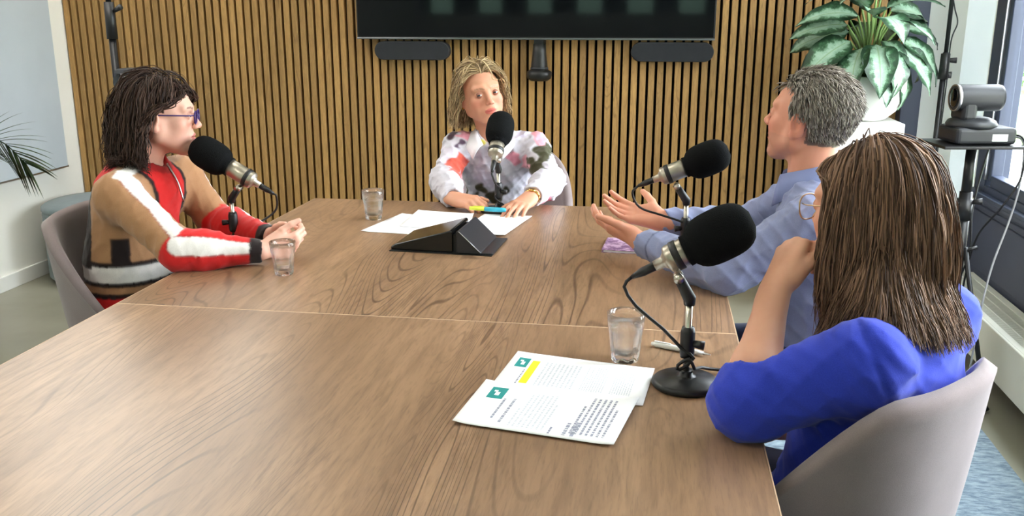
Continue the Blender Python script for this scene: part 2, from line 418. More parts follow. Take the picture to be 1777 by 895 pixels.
struct('ground_rear', MB().box((-4, -13.5, -0.25), (11.6, 20, 0.1)), bpy.data.materials['lawn'])
# ================================================================== tables
TX0, TX1, TB, TS, TF, TZ = -1.247, 0.194, 3.231, 1.915, -0.35, 0.74
def table(label, y0, y1):
    t = empty('conference_table', ((TX0+TX1)/2, (y0+y1)/2, 0), 0, label, 'table', 'conference tables pushed end to end')
    wd, ln = TX1-TX0, y1-y0
    MB().box((0, 0, TZ-0.014), (wd-0.004, ln-0.004, 0.028), bevel=0.0012, seg=1).build('tabletop', M_table, t)
    for c, d in (((0, ln/2-0.001, TZ-0.0142), (wd, 0.002, 0.0276)), ((0, -ln/2+0.001, TZ-0.0142), (wd, 0.002, 0.0276)),
                 ((wd/2-0.001, 0, TZ-0.0142), (0.002, ln-0.004, 0.0276)), ((-wd/2+0.001, 0, TZ-0.0142), (0.002, ln-0.004, 0.0276))):
        MB().box(c, d).build('edge_band', M_band, t)
    for sx in (-1, 1):
        for sy in (-1, 1):
            MB().box((sx*(wd/2-0.20), sy*(ln/2-0.12), (TZ-0.028+0.01)/2), (0.06, 0.06, TZ-0.038), bevel=0.004).build('leg', M_blackm, t)
        MB().box((sx*(wd/2-0.20), 0, TZ-0.053), (0.04, ln-0.30, 0.05)).build('rail', M_blackm, t)
    return t
table('oak-topped conference table at the far end, its back edge before the slatted wall', TS, TB)
table('oak-topped conference table nearest the viewer, holding the printed sheets', TF, TS)

# ================================================================== chairs
def chair_meshes():
    # local: sitter faces +Y, floor at z = 0; shell wraps the back and sides
    N, K = 49, 12
    outer, inner = [], []
    rings = []
    for i in range(N):
        th = math.radians(-128 + 256*i/(N-1))          # 0 = straight back (-Y)
        a = abs(math.degrees(th))
        q_ = min(1.0, max(0.0, (a-28)/80.0)); top = 0.838 - 0.335*q_*q_*(3-2*q_)
        sec = []
        for side in (0, 1):
            ks = range(K+1) if side == 0 else range(K, -1, -1)
            for k in ks:
                u = k/K
                z = 0.415 + (top-0.415)*u
                fl = 0.80 + 0.20*u**0.7
                off = 0.0 if side == 0 else -0.042*(1-0.25*u)
                # rounded upper lip
                if k == K: z -= 0.014
                rx = 0.275*fl + off; ry = 0.275*fl + off
                e = 2.6
                c, s_ = math.sin(th), -math.cos(th)
                q = (abs(c)**e + abs(s_)**e)**(-1/e)
                sec.append(Vector((c*q*rx, s_*q*ry + 0.0, z)))
                if k == K and side == 0:
                    rm = -0.021
                    sec.append(Vector((c*q*(rx+rm), s_*q*(ry+rm), z+0.016)))
        rings.append(sec)
    sh = MB().rings(rings, True, (True, True)).mesh('shell')
    st = MB()
    prof = []
    for z, s_ in ((0.395, 0.9), (0.405, 0.98), (0.44, 1.0), (0.462, 0.985), (0.475, 0.93), (0.48, 0.8)):
        ring = []
        for j in range(40):
            a = 2*PI*j/40; c, d = math.cos(a), math.sin(a); e = 3.2
            q = (abs(c)**e+abs(d)**e)**(-1/e)
            ring.append(Vector((c*q*0.232*s_, d*q*0.24*s_ + 0.015, z)))
        prof.append(ring)
    st.rings(prof)
    lg = []
    for sx in (-1, 1):
        for sy in (-1, 1):
            lg.append(MB().tube([(sx*0.15, sy*0.15, 0.40), (sx*0.235, sy*0.235, 0.0)], [0.017, 0.011], 12).mesh('leg'))
    return sh, st.mesh('seat'), lg
sh_, se_, lg_ = chair_meshes()
for m_ in (sh_, se_): m_.materials.append(M_chair)
for m_ in lg_: m_.materials.append(M_chairleg)
def chair(loc, rz, label):
    r = empty('upholstered_chair', loc, rz, label, 'chair', 'mauve tub chairs around the tables')
    link('shell', sh_, None, r); link('seat', se_, None, r)
    for m_ in lg_: link('leg', m_, None, r)
    MB().box((0, 0, 0.395), (0.36, 0.36, 0.012), bevel=0.004).build('seat_frame', M_chairleg, r)
    return r
ch_L = chair((-1.465, 2.47, 0.01), math.radians(-82), 'mauve tub chair under the person in the striped sweater')
ch_C = chair((-0.590, 3.66, 0.01), math.radians(180), 'mauve tub chair before the slatted wall, under the person in the floral blouse')
ch_M = chair((0.475, 2.34, 0.01), math.radians(78), 'mauve tub chair under the person in the blue-grey shirt')
ch_R = chair((0.295, 1.595, 0.01), math.radians(48), 'mauve tub chair nearest the viewer, under the person in the royal blue jacket')

# ================================================================== microphones
def microphone(base, pole_h, mount, tail, tip, label, knob=1):
    """base on the table; mount = where the clip grips the body; tail/tip = axis of the microphone (local to base)"""
    r = empty('table_microphone', base, 0, label, 'microphone', 'table microphones with black foam windscreens')
    MB().lathe([(0.0, 0.0), (0.058, 0.0), (0.062, 0.003), (0.062, 0.009), (0.057, 0.014), (0.02, 0.019), (0.013, 0.022), (0.012, 0.03), (0.0, 0.03)], 40).build('base', M_blackm, r)
    MB().lathe([(0.0, 0.02), (0.0062, 0.02), (0.0062, pole_h), (0.0, pole_h)], 16).build('pole', M_chrome, r)
    cz = pole_h*0.50
    cl = MB().lathe([(0.0, cz-0.028), (0.012, cz-0.028), (0.0135, cz-0.02), (0.0135, cz+0.02), (0.011, cz+0.03), (0.0, cz+0.03)], 16).build('clutch', M_black, r)
    MB().tube([(0.010*knob, -0.004, cz), (0.030*knob, -0.008, cz-0.002)], [0.0065, 0.0085], 10).build('thumb_screw', M_black, cl)
    m = Vector(mount); p = Vector((0, 0, pole_h)); d = m-p
    sw = MB().tube([p+Vector((0, 0, -0.012)), p, p+d*0.35, p+d*0.8], [0.010, 0.012, 0.0105, 0.0095], 12).build('swivel_arm', M_black, r)
    side = d.cross(Vector(tip)-Vector(tail)).normalized()
    MB().tube([p+d*0.72-side*0.015, p+d*0.72+side*0.015], 0.009, 12).build('swivel_bolt', M_chrome, sw)
    a, b = Vector(tail), Vector(tip); L = (b-a).length; M = axisM(a, b)
    # tail .. tip : connector, neck, body, foam
    MB().lathe([(0.0, -0.040), (0.004, -0.040), (0.006, -0.030), (0.0085, -0.018), (0.0085, 0.010), (0.0, 0.010)], 16, M).build('connector', M_black, r)
    bd = MB().lathe([(0.0, 0.006), (0.0095, 0.006), (0.0105, 0.022), (0.016, 0.028), (0.0235, 0.031), (0.0255, 0.036), (0.0255, L-0.105), (0.0, L-0.105)], 28, M).build('microphone_body', M_brushed, r)
    MB().lathe([(0.0256, 0.044), (0.0275, 0.045), (0.0275, 0.056), (0.0256, 0.057)], 28, M, (False, False)).build('clip_ring', M_black, r)
    MB().box(M @ Vector((0.0, 0.026, 0.075)), (0.014, 0.010, 0.020), (M.to_3x3() @ Matrix.Rotation(0, 3, 'Z')), bevel=0.003).build('switch', M_black, bd)
    fo = []
    F0, F1 = L-0.128, L
    for i in range(17):
        u = i/16.0; z = F0 + (F1-F0)*u
        rr = 0.0455*(1-abs(2*u-1.02)**3.4)**0.42 if abs(2*u-1.02) < 1 else 0.0
        if i == 0: rr = 0.029
        fo.append((max(rr, 0.0001)*(1.0+0.05*math.sin(u*PI)), z))
    fo.append((0.0001, F1))
    MB().lathe(fo, 36, M).build('windscreen', M_foam, r)
    return r, M @ Vector((0, 0, -0.040))
mR, tR = microphone((0.076, 1.609, TZ), 0.168, (-0.030, 0, 0.222), (-0.070, 0.0, 0.223), (0.100, 0.0, 0.318), 'microphone nearest the viewer, on a round black table base beside the printed sheets')
mM, tM = microphone((0.099, 2.58, TZ), 0.158, (-0.040, 0, 0.214), (-0.100, 0, 0.212), (0.108, 0, 0.302), 'microphone in front of the person in the blue-grey shirt', -1)
mL, tL = microphone((-1.222, 2.50, TZ), 0.140, (0.036, 0, 0.186), (0.098, 0, 0.178), (-0.108, 0, 0.298), 'microphone pointed at the person in the striped sweater', -1)
mC, tC = microphone((-0.523, 3.085, TZ), 0.150, (-0.002, -0.040, 0.200), (-0.003, -0.075, 0.184), (0.004, 0.070, 0.329), 'microphone standing at the far table end before the person in the floral blouse')
def cable(mic, start, pts, name='cable', mat=None, r=0.0032):
    MB().tube(bez([start]+pts, 40), r, 8).build(name, mat or M_cable, mic)
cable(mR, tR, [(-0.118, 0.0, 0.185), (-0.095, -0.004, 0.150), (-0.045, -0.006, 0.110), (-0.010, -0.010, 0.075), (0.012, -0.014, 0.060), (-0.012, -0.013, 0.035), (-0.016, -0.016, 0.045), (0.004, -0.018, 0.060), (0.014, -0.016, 0.040), (0.030, 0.050, 0.018), (0.075, 0.075, 0.005), (0.20, 0.10, 0.0045), (0.235, 0.10, -0.02), (0.24, 0.10, -0.30)])
cable(mM, tM, [(-0.152, 0, 0.175), (-0.130, 0, 0.135), (-0.070, 0, 0.115), (-0.010, -0.008, 0.098), (0.012, -0.012, 0.080), (-0.006, -0.014, 0.050), (0.012, -0.014, 0.030), (0.06, 0.03, 0.006), (0.13, 0.05, 0.005)])
cable(mL, tL, [(0.140, 0.0, 0.150), (0.120, 0.03, 0.10), (0.06, 0.02, 0.06), (0.012, 0.012, 0.05), (0.015, 0.02, 0.02), (0.0, 0.10, 0.006), (-0.02, 0.2, 0.006), (-0.04, 0.3, -0.05)])
cable(mC, tC, [(-0.002, -0.115, 0.150), (0.004, -0.075, 0.110), (0.010, -0.014, 0.085), (-0.010, -0.013, 0.055), (0.012, -0.014, 0.035), (0.03, 0.05, 0.01), (0.05, 0.14, 0.005), (0.06, 0.16, -0.05)])

# ================================================================== tumblers
def tumbler(loc, label, fill=0.62, s=1.0):
    r = empty('water_tumbler', loc, random.uniform(0, 1), label, 'glass', 'faceted water tumblers on the tables')
    n = 54
    def facet(rr, th, amt):
        k = 9; a = (th*k/(2*PI)) % 1.0
        return rr*(1-amt*(4*(a-0.5)**2))
    def ring(rr, z, amt): return [Vector((facet(rr, 2*PI*j/n, amt)*math.cos(2*PI*j/n), facet(rr, 2*PI*j/n, amt)*math.sin(2*PI*j/n), z)) for j in range(n)]
    R0, R1, Hh = 0.0265*s, 0.0365*s, 0.098*s
    def rad(z): return R0+(R1-R0)*(z/Hh)**0.9
    out = [ring(R0*0.9, 0.0, 0), ring(R0, 0.003*s, 0.06)]
    for z, am in ((0.012, 0.10), (0.03, 0.10), (0.05, 0.09), (0.062, 0.05), (0.067, 0.0), (0.08, 0.0), (0.0965, 0.0)):
        out.append(ring(rad(z*s)+(0.0008 if am == 0 else 0), z*s, am))
    out.append(ring(R1-0.0012*s, Hh, 0))
    for z in (0.0965, 0.08, 0.06, 0.04, 0.022): out.append(ring(rad(z*s)-0.0032*s-0.001, z*s, 0.0))
    out.append(ring(R0*0.55, 0.015*s, 0)); 
    MB().rings(out, True, (True, True)).build('glass_wall', M_glass, r)
    zt = Hh*fill; pr = [(0.0001, 0.0155*s), (R0*0.55, 0.0157*s)]
    for z in (0.022, 0.04, 0.06, 0.08):
        if z*s < zt: pr.append((rad(z*s)-0.0032*s-0.0011, z*s))
    pr += [(rad(zt)-0.0044*s, zt), (0.0001, zt)]
    MB().lathe(pr, 40).build('water', M_water, r)
    return r
tumbler((-0.039, 1.722, TZ), 'water tumbler beside the printed sheets, close to the pen', 0.72, 1.02)
tumbler((-0.951, 2.215, TZ), 'water tumbler by the clasped hands of the person in the striped sweater', 0.38, 0.92)
tumbler((-0.919, 2.91, TZ), 'water tumbler at the far end of the table left of the loose papers', 0.70, 1.02)

# ================================================================== papers, pen, marker, booklet
def sheet(name, corners, z, label, thick=0.0006, curl=0.004, group=None, seed=1):
    rg = random.Random(seed)
    c = [Vector(p) for p in corners]; ctr = sum(c, Vector((0, 0)))/4
    r = empty(name, (ctr.x, ctr.y, z), 0, label, 'paper', group)
    nx, ny = 14, 14; top = []
    def pos(u, v): return (c[0]*(1-u)*(1-v)+c[1]*u*(1-v)+c[2]*u*v+c[3]*(1-u)*v)-ctr
    def hh(u, v):
        e = max(0, abs(u-0.5)*2-0.75)*4
        return curl*(0.25*(math.sin(u*5+seed)+1)*0.5*(0.4+v*(1-v)) + 0.8*e*e*(0.3+0.7*(math.sin(seed*1.7)+1)/2))
    for j in range(ny+1):
        for i in range(nx+1):
            u, v = i/nx, j/ny; q = pos(u, v); top.append((q.x, q.y, hh(u, v)+thick))
    n1 = len(top); f = []
    v_ = top + [(x, y, zz-thick) for x, y, zz in top]
    for j in range(ny):
        for i in range(nx):
            a = j*(nx+1)+i; f.append((a, a+1, a+nx+2, a+nx+1)); f.append((n1+a+nx+1, n1+a+nx+2, n1+a+1, n1+a))
    edge = [i for i in range(nx+1)] + [(j*(nx+1)+nx) for j in range(1, ny+1)] + [ny*(nx+1)+i for i in range(nx-1, -1, -1)] + [j*(nx+1) for j in range(ny-1, 0, -1)]
    for a, b in zip(edge, edge[1:]+edge[:1]): f.append((a, a+n1, b+n1, b))
    MB().add(v_, f, True).build('page', M_paper, r)
    def prt(name, u0, u1, v0, v1, mat, lift=0.0004):
        g = MB(); k = 6; vs = []
        for jj in range(k+1):
            for ii in range(k+1):
                u = u0+(u1-u0)*ii/k; v = v0+(v1-v0)*jj/k; q = pos(u, v); vs.append((q.x, q.y, hh(u, v)+thick+lift))
        g.add(vs, [(jj*(k+1)+ii, jj*(k+1)+ii+1, (jj+1)*(k+1)+ii+1, (jj+1)*(k+1)+ii) for jj in range(k) for ii in range(k)], True)
        return g.build(name, mat, r)
    def lines(name, blocks, mat):
        g = MB()
        for u0, u1, v0, v1, n, dens in blocks:
            for i in range(n):
                u = u0+(u1-u0)*(i+0.5)/n; v = v0
                vend = v1 if rg.random() < 0.7 else v0+(v1-v0)*rg.uniform(0.5, 0.95)
                while v < vend:
                    wl = rg.uniform(0.012, 0.05); hw = (u1-u0)/n*0.22
                    e = min(v+wl, vend)
                    vs = []
                    for (uu, vv) in ((u-hw, v), (u+hw, v), (u+hw, e), (u-hw, e)):
                        q = pos(uu, vv); vs.append((q.x, q.y, hh(uu, vv)+thick+0.0005))
                    g.add(vs, [(0, 1, 2, 3)])
                    v = e+rg.uniform(0.006, 0.016)/dens
        o = g.build(name, mat, r); o['kind'] = 'stuff'; return o
    return r, prt, lines
# two printed programmes: page tops towards -X, text runs along the table
r, prt, lines = sheet('printed_sheet', [(-0.280, 1.535), (0.0, 1.50), (0.020, 1.680), (-0.255, 1.735)], TZ+0.0006, 'printed sheet with a yellow highlighted bar, partly under the other sheet', seed=3)
lo = prt('logo', 0.05, 0.135, 0.60, 0.84, M_teal)
prt('logo_mark', 0.085, 0.11, 0.66, 0.74, M_paper, 0.0007); prt('logo_mark', 0.07, 0.092, 0.74, 0.78, M_paper, 0.0007)
prt('highlight', 0.155, 0.21, 0.22, 0.80, M_yellow)
lines('heading_text', [(0.125, 0.15, 0.15, 0.55, 1, 1.0), (0.115, 0.135, -0.0, 0.14, 2, 1.0)], M_ink)
lines('body_text', [(0.25, 0.52, 0.08, 0.80, 9, 1.0)], M_inkl)
lines('body_text', [(0.56, 0.72, 0.06, 0.82, 10, 1.0), (0.76, 0.90, 0.06, 0.80, 9, 1.0)], M_inkl)
r, prt, lines = sheet('printed_sheet', [(-0.314, 1.382), (-0.043, 1.333), (-0.006, 1.530), (-0.290, 1.568)], TZ+0.0032, 'printed sheet with dense paragraphs lying on top, nearest the viewer', seed=5)
prt('logo', 0.08, 0.185, 0.60, 0.86, M_teal)
prt('logo_mark', 0.12, 0.15, 0.67, 0.75, M_paper, 0.0007); prt('logo_mark', 0.105, 0.13, 0.75, 0.79, M_paper, 0.0007)
lines('heading_text', [(0.19, 0.225, 0.18, 0.62, 1, 1.4)], M_ink)
lines('body_text', [(0.25, 0.29, 0.12, 0.64, 1, 1.0), (0.58, 0.61, 0.04, 0.22, 1, 1.2), (0.66, 0.76, 0.05, 0.32, 2, 1.0), (0.70, 0.93, 0.10, 0.86, 7, 1.0)], M_ink)
lines('body_text', [(0.32, 0.56, 0.08, 0.80, 8, 1.0)], M_inkl)
# loose papers of the far end
for i, (cs, lb) in enumerate(([[(-0.904, 2.722), (-0.62, 2.70), (-0.66, 2.99), (-0.845, 3.00)], 'blank white sheet at the far end, next to the tumbler'],
                              [[(-0.80, 2.80), (-0.57, 2.79), (-0.60, 3.03), (-0.803, 3.060)], 'white sheet in the middle of the loose papers at the far end'],
                              [[(-0.60, 2.73), (-0.442, 2.722), (-0.395, 3.010), (-0.56, 3.02)], 'white sheet under the fingers beside the standing microphone'])):
    sheet('loose_sheet', cs, TZ+0.0006+0.0022*i, lb, seed=i+8, curl=0.003, group='loose papers at the far end')
# pen
pr_ = empty('ballpoint_pen', (0.070, 1.786, TZ+0.006), math.radians(-23), 'white ballpoint pen lying behind the nearest microphone base', 'pen')
Mx = Matrix.Rotation(PI/2, 4, 'Y')
MB().lathe([(0.0, -0.062), (0.0035, -0.062), (0.0056, -0.052), (0.006, -0.02), (0.0055, 0.035), (0.0038, 0.05), (0.0, 0.05)], 16, Mx).build('barrel', M_white, pr_)
MB().lathe([(0.0034, 0.05), (0.0012, 0.062), (0.0005, 0.065), (0.0, 0.065)], 12, Mx).build('tip', M_alu, pr_)
MB().box((-0.038, 0, 0.0068), (0.036, 0.004, 0.0016), bevel=0.0006).build('clip', M_white, pr_)
# highlighter held at the far end
hp = empty('marker_pen', (-0.545, 3.005, TZ+0.026), math.radians(-8), 'blue and yellow marker pen held between the hands at the far end', 'marker pen')
M_blue = plain('marker_blue', (52, 176, 206), 0.4); M_lime = plain('marker_lime', (214, 224, 70), 0.4)
MB().lathe([(0.0, -0.068), (0.0065, -0.066), (0.0072, -0.05), (0.0072, -0.012), (0.0, -0.012)], 16, Mx).build('cap', M_lime, hp)
MB().lathe([(0.0, -0.012), (0.0078, -0.012), (0.008, 0.05), (0.006, 0.062), (0.0, 0.064)], 16, Mx).build('barrel', M_blue, hp)
MB().box((-0.035, 0, 0.0082), (0.035, 0.004, 0.002), bevel=0.0006).build('clip', M_lime, hp)
# booklet
bk = empty('booklet', (-0.02, 2.645, TZ), math.radians(-4), 'small purple printed booklet under the open hands', 'booklet')
w = NT('booklet_cover'); v = w.co()
w.set(Base_Color=w.mix(w.ramp(w.noise(v, 60.0, 4.0), [(0.42, 0.0), (0.58, 1.0)]), lin((122, 84, 128)), lin((206, 176, 206))), Roughness=0.5)
MB().box((0, 0, 0.0075), (0.222, 0.155, 0.001)).build('cover', w.m, bk); MB().box((0, 0, 0.0005), (0.222, 0.155, 0.001)).build('cover', w.m, bk)
MB().box((0.002, 0, 0.004), (0.214, 0.150, 0.006)).build('pages', M_paper, bk)

# table hub: black tent-shaped unit
hub = empty('table_hub', (-0.600, 2.585, TZ), math.radians(-3), 'glossy black wedge-shaped table unit in the middle of the far table', 'conference unit')
def wedge(name, poly, y0, y1, mat, bev=0.0):
    M = Matrix.Translation((0, 0, 0)) @ Matrix.Rotation(PI/2, 4, 'X')
    g = MB().prism(poly, -y1, -y0, M)
    o = g.build(name, mat, hub)
    if bev:
        b = o.modifiers.new('edge', 'BEVEL'); b.width = bev; b.segments = 2
    return o
M_hubg = plain('hub_gloss', (14, 15, 17), 0.12, spec=0.55); M_hubm = plain('hub_matt', (34, 36, 42), 0.35, var=0.06, vscale=30)
wedge('sloped_body', [(-0.140, 0.002), (-0.140, 0.010), (-0.128, 0.018), (0.040, 0.066), (0.046, 0.062), (0.046, 0.002)], -0.085, 0.105, M_hubg, 0.004)
wedge('speaker_side', [(0.060, 0.002), (0.060, 0.066), (0.068, 0.068), (0.132, 0.008), (0.132, 0.002)], -0.092, 0.112, M_hubm, 0.003)
wedge('spine', [(0.044, 0.002), (0.044, 0.052), (0.062, 0.052), (0.062, 0.002)], -0.075, 0.10, M_black)
MB().tube([(0.067, -0.0925, 0.067), (0.131, -0.0925, 0.007)], 0.0012, 6).build('trim_line', M_alu, hub)
MB().box((0.012, 0.010, 0.001), (0.305, 0.215, 0.002)).build('foot_plate', M_black, hub)
MB().box((0.146, 0.010, 0.004), (0.040, 0.200, 0.004), bevel=0.001).build('ledge', M_hubm, hub)

# ================================================================== screen wall equipment
tv = empty('television', (-0.651, YB-0.012, 1.28), 0, 'large black television hung on the slatted wall', 'television')
MB().box((0, -0.035, 0.53), (1.878, 0.05, 1.06), bevel=0.004).build('housing', M_black, tv)
w = NT('screen_glass'); w.set(Base_Color=(0.004, 0.005, 0.006), Roughness=0.05, Specular_IOR_Level=0.16); 
MB().box((0, -0.0615, 0.535), (1.862, 0.004, 1.040)).build('screen', w.m, tv)
MB().box((0, -0.062, 0.005), (1.878, 0.008, 0.010), bevel=0.002).build('bottom_bezel', M_alu.copy() if False else plain('bezel_metal', (120, 122, 126), 0.3, metal=1.0), tv)
MB().box((0, 0.001, 0.5), (0.6, 0.018, 0.4)).build('wall_bracket', M_blackm, tv)
def soundbar(x0, x1, label):
    r = empty('soundbar', ((x0+x1)/2, YB, 1.172), 0, label, 'speaker', 'slim speakers under the television')
    Lh = (x1-x0)/2; pts = []; rr = 0.049
    for k in range(13): a = -PI/2+PI*k/12; pts.append((Lh-rr+rr*math.cos(a), rr+rr*math.sin(a)))
    for k in range(13): a = PI/2+PI*k/12; pts.append((-Lh+rr+rr*math.cos(a), rr+rr*math.sin(a)))
    M = Matrix.Rotation(PI/2, 4, 'X')
    b = MB().prism(pts, 0.012, 0.066, M).build('cabinet', M_grey, r)
    bv = b.modifiers.new('edge', 'BEVEL'); bv.width = 0.006; bv.segments = 2
    MB().prism([(x*0.985, rr+(y-rr)*0.93) for x, y in pts], 0.064, 0.070, M).build('grille_cloth', M_spk, r)
    MB().box((0, -0.006, rr), (0.2, 0.012, 0.05)).build('wall_bracket', M_blackm, r)
soundbar(-1.500, -1.088, 'slim dark speaker under the television on the side of the striped sweater')
soundbar(-0.132, 0.288, 'slim dark speaker under the television on the side of the leafy plant')
wc = empty('conference_camera', (-0.607, YB-0.060, 1.07), 0, 'small black camera hanging upside down below the middle of the television', 'camera')
MB().lathe([(0.0, 0.0), (0.045, 0.0), (0.062, 0.012), (0.068, 0.030), (0.066, 0.046), (0.050, 0.056), (0.046, 0.060), (0.0, 0.060)], 32).build('base_ring', M_black, wc)
MB().lathe([(0.0, 0.058), (0.046, 0.058), (0.044, 0.075), (0.036, 0.150), (0.033, 0.190), (0.0, 0.190)], 28).build('camera_body', M_black, wc)
MB().lathe([(0.0455, 0.060), (0.0475, 0.062), (0.0475, 0.068), (0.0455, 0.070)], 28, None, (False, False)).build('trim_ring', M_grey, wc)
MB().box((0, 0.02, 0.200), (0.05, 0.10, 0.020)).build('mount', M_blackm, wc)

# ================================================================== pouf
pf = empty('pouf', (-2.955, 4.56, 0), 0, 'round grey-blue fabric pouf in the corner behind the striped sweater', 'pouf')
MB().lathe([(0.0, 0.02), (0.315, 0.02), (0.330, 0.035), (0.330, 0.375), (0.326, 0.390), (0.0, 0.390)], 56).build('body', M_pouf, pf)
MB().lathe([(0.0, 0.388), (0.328, 0.388), (0.333, 0.396), (0.331, 0.412), (0.31, 0.424), (0.2, 0.432), (0.0, 0.434)], 56).build('cushion', M_pouf, pf)
MB().lathe([(0.0, 0.0), (0.28, 0.0), (0.28, 0.022), (0.0, 0.022)], 40).build('plinth', M_chairleg, pf)

# ================================================================== stands
def tripod(parent, h, spread=0.32, z=0.0, rot=0.3):
    for k in range(3):
        a = rot+2*PI*k/3
        l = MB().tube([(0.02*math.cos(a), 0.02*math.sin(a), h), (spread*math.cos(a), spread*math.sin(a), z+0.012)], 0.009, 8).build('leg', M_blackm, parent)
        MB().tube([(spread*math.cos(a)*0.97, spread*math.sin(a)*0.97, z+0.022), (spread*math.cos(a)*1.04, spread*math.sin(a)*1.04, z+0.008)], 0.0125, 8).build('rubber_foot', M_black, l)
        MB().tube([(0.015*math.cos(a), 0.015*math.sin(a), h*0.25), (spread*0.5*math.cos(a), spread*0.5*math.sin(a), h*0.52)], 0.006, 6).build('brace', M_blackm, parent)
# stand behind the striped sweater
sL = empty('light_stand', (-2.412, 3.90, 0), 0, 'slim black stand behind the person in the striped sweater', 'stand')
MB().tube([(0, 0, 0.25), (0, 0, 1.36)], 0.0165, 12).build('lower_pole', M_blackm, sL)
MB().tube([(0, 0, 1.30), (0, 0, 2.14)], 0.012, 12).build('upper_pole', M_blackm, sL)
MB().tube([(0, 0, 1.30), (0, 0, 1.46)], [0.024, 0.021], 14).build('collar', M_black, sL)
MB().tube([(0.02, 0, 1.42), (0.060, -0.006, 1.44)], [0.008, 0.013], 10).build('clamp_knob', M_black, sL)
tripod(sL, 0.62)
def softbox(loc, aim, label, sw, sh, mt):
    r = empty('studio_light', loc, 0, label, 'studio light', 'studio lights on stands')
    d = (Vector(aim)-Vector(loc)).normalized(); R3 = d.to_track_quat('Z', 'Y').to_matrix()
    T_ = lambda v: R3 @ Vector(v)
    for c, dd in (((0, sh/2+0.01, 0.03), (sw+0.04, 0.02, 0.06)), ((0, -sh/2-0.01, 0.03), (sw+0.04, 0.02, 0.06)), ((sw/2+0.01, 0, 0.03), (0.02, sh, 0.06)), ((-sw/2-0.01, 0, 0.03), (0.02, sh, 0.06))):
        MB().box(T_(c), dd, R3).build('frame', M_black, r)
    MB().box(T_((0, 0, 0.012)), (sw, sh, 0.02), R3).build('housing', M_black, r)
    MB().box(T_((0, 0, 0.046)), (sw, sh, 0.008), R3).build('diffuser', mt, r)
    MB().tube([T_((0, 0, 0.0)), T_((0, 0, -0.085))], 0.02, 12).build('tilt_mount', M_blackm, r)
    return r
w = NT('softbox_diffuser'); w.set(Base_Color=(0.9, 0.9, 0.9), Emission_Color=(1.0, 0.97, 0.92, 1.0), Emission_Strength=2.6); M_soft = w.m
w = NT('small_light_diffuser'); w.set(Base_Color=(0.9, 0.9, 0.9), Emission_Color=(1.0, 0.97, 0.92, 1.0), Emission_Strength=2.0); M_soft2 = w.m
softbox((-2.445, 3.815, 2.12), (-0.7, 1.6, 1.1), 'broad softbox light on the slim stand behind the striped sweater', 1.35, 1.0, M_soft)
softbox((1.255, 4.44, 2.28), (-0.1, 2.2, 0.9), 'flat studio light on the thin stand in the corner', 0.45, 0.35, M_soft2)
cmr = empty('stand_camera', (-2.315, 3.87, 1.045), 0, 'grey boxy device on the slim stand, half hidden by dark hair', 'camera')
MB().box((0, 0, 0.065), (0.125, 0.12, 0.13), bevel=0.02).build('body', M_grey, cmr)
MB().lathe([(0.0, 0.0), (0.04, 0.0), (0.042, 0.03), (0.0, 0.03)], 24, Matrix.Translation((0, -0.062, 0.07)) @ Matrix.Rotation(PI/2, 4, 'X')).build('lens', M_gloss, cmr)
MB().box((-0.055, 0.02, -0.008), (0.09, 0.05, 0.02), bevel=0.003).build('mount', M_blackm, cmr)
# tall thin stand by the corner
sT = empty('light_stand', (1.300, 4.52, 0), 0, 'thin tall black stand in the corner behind the leafy plant', 'stand')
MB().tube([(0, 0, 0.2), (0, 0, 1.24)], 0.013, 12).build('lower_pole', M_blackm, sT)
MB().tube([(0, 0, 1.2), (-0.003, 0, 2.30)], 0.0095, 12).build('upper_pole', M_blackm, sT)
MB().tube([(0, 0, 1.12), (0, 0, 1.235)], [0.022, 0.020], 14).build('collar', M_black, sT)
MB().tube([(0.01, 0, 1.205), (0.048, -0.006, 1.205)], [0.009, 0.014], 10).build('clamp_knob', M_black, sT)
MB().tube([(0.01, 0, 1.14), (0.032, -0.01, 1.14)], [0.014, 0.016], 10).build('clamp_knob', M_black, sT)
MB().tube(bez([(0.008, -0.008, 2.1), (0.012, -0.012, 1.75), (-0.012, -0.012, 1.55), (0.010, -0.012, 1.44), (0.03, -0.014, 1.37), (0.012, -0.014, 1.29), (0.012, -0.02, 1.1), (0.008, -0.016, 0.7)], 60), 0.003, 6).build('cable', M_cable, sT)
tripod(sT, 0.55, 0.13, 0.0, 0.9)
# robotic camera on a shelf stand
sP = empty('camera_stand', (1.100, 3.40, 0), 0, 'sturdy black stand with a small shelf carrying the robotic camera', 'stand')
MB().tube([(0, 0, 0.25), (0, 0, 0.80)], 0.0215, 16).build('lower_pole', M_blackm, sP)
MB().tube([(0, 0, 0.75), (0, 0, 0.965)], 0.0175, 16).build('upper_pole', M_blackm, sP)
c_ = MB().tube([(0, 0, 0.70), (0, 0, 0.775)], [0.027, 0.026], 16).build('collar', M_black, sP)
MB().tube([(0.02, -0.01, 0.765), (0.052, -0.02, 0.770)], [0.008, 0.012], 10).build('clamp_knob', M_black, sP)
MB().tube([(-0.02, -0.01, 0.760), (-0.06, -0.02, 0.752)], [0.005, 0.004], 8).build('clamp_lever', M_black, sP)
MB().tube([(0.015, -0.01, 0.585), (0.055, -0.02, 0.605)], [0.008, 0.006], 8).build('clamp_lever', M_black, sP)
MB().box((0.002, 0, 0.969), (0.29, 0.22, 0.010), Matrix.Rotation(math.radians(8), 3, 'Z'), bevel=0.002).build('shelf', M_blackm, sP)
tripod(sP, 0.60, 0.155, 0.0, PI/2)
M_ptz = plain('graphite_plastic', (33, 35, 39), 0.5, var=0.08, vscale=20)
pz = empty('robotic_camera', (1.105, 3.40, 0.974), math.radians(8), 'dark grey robotic camera with a barrel head on the stand shelf', 'camera')
bs = MB().box((0.005, 0, 0.030), (0.205, 0.155, 0.058), bevel=0.014, seg=3).build('base', M_ptz, pz)
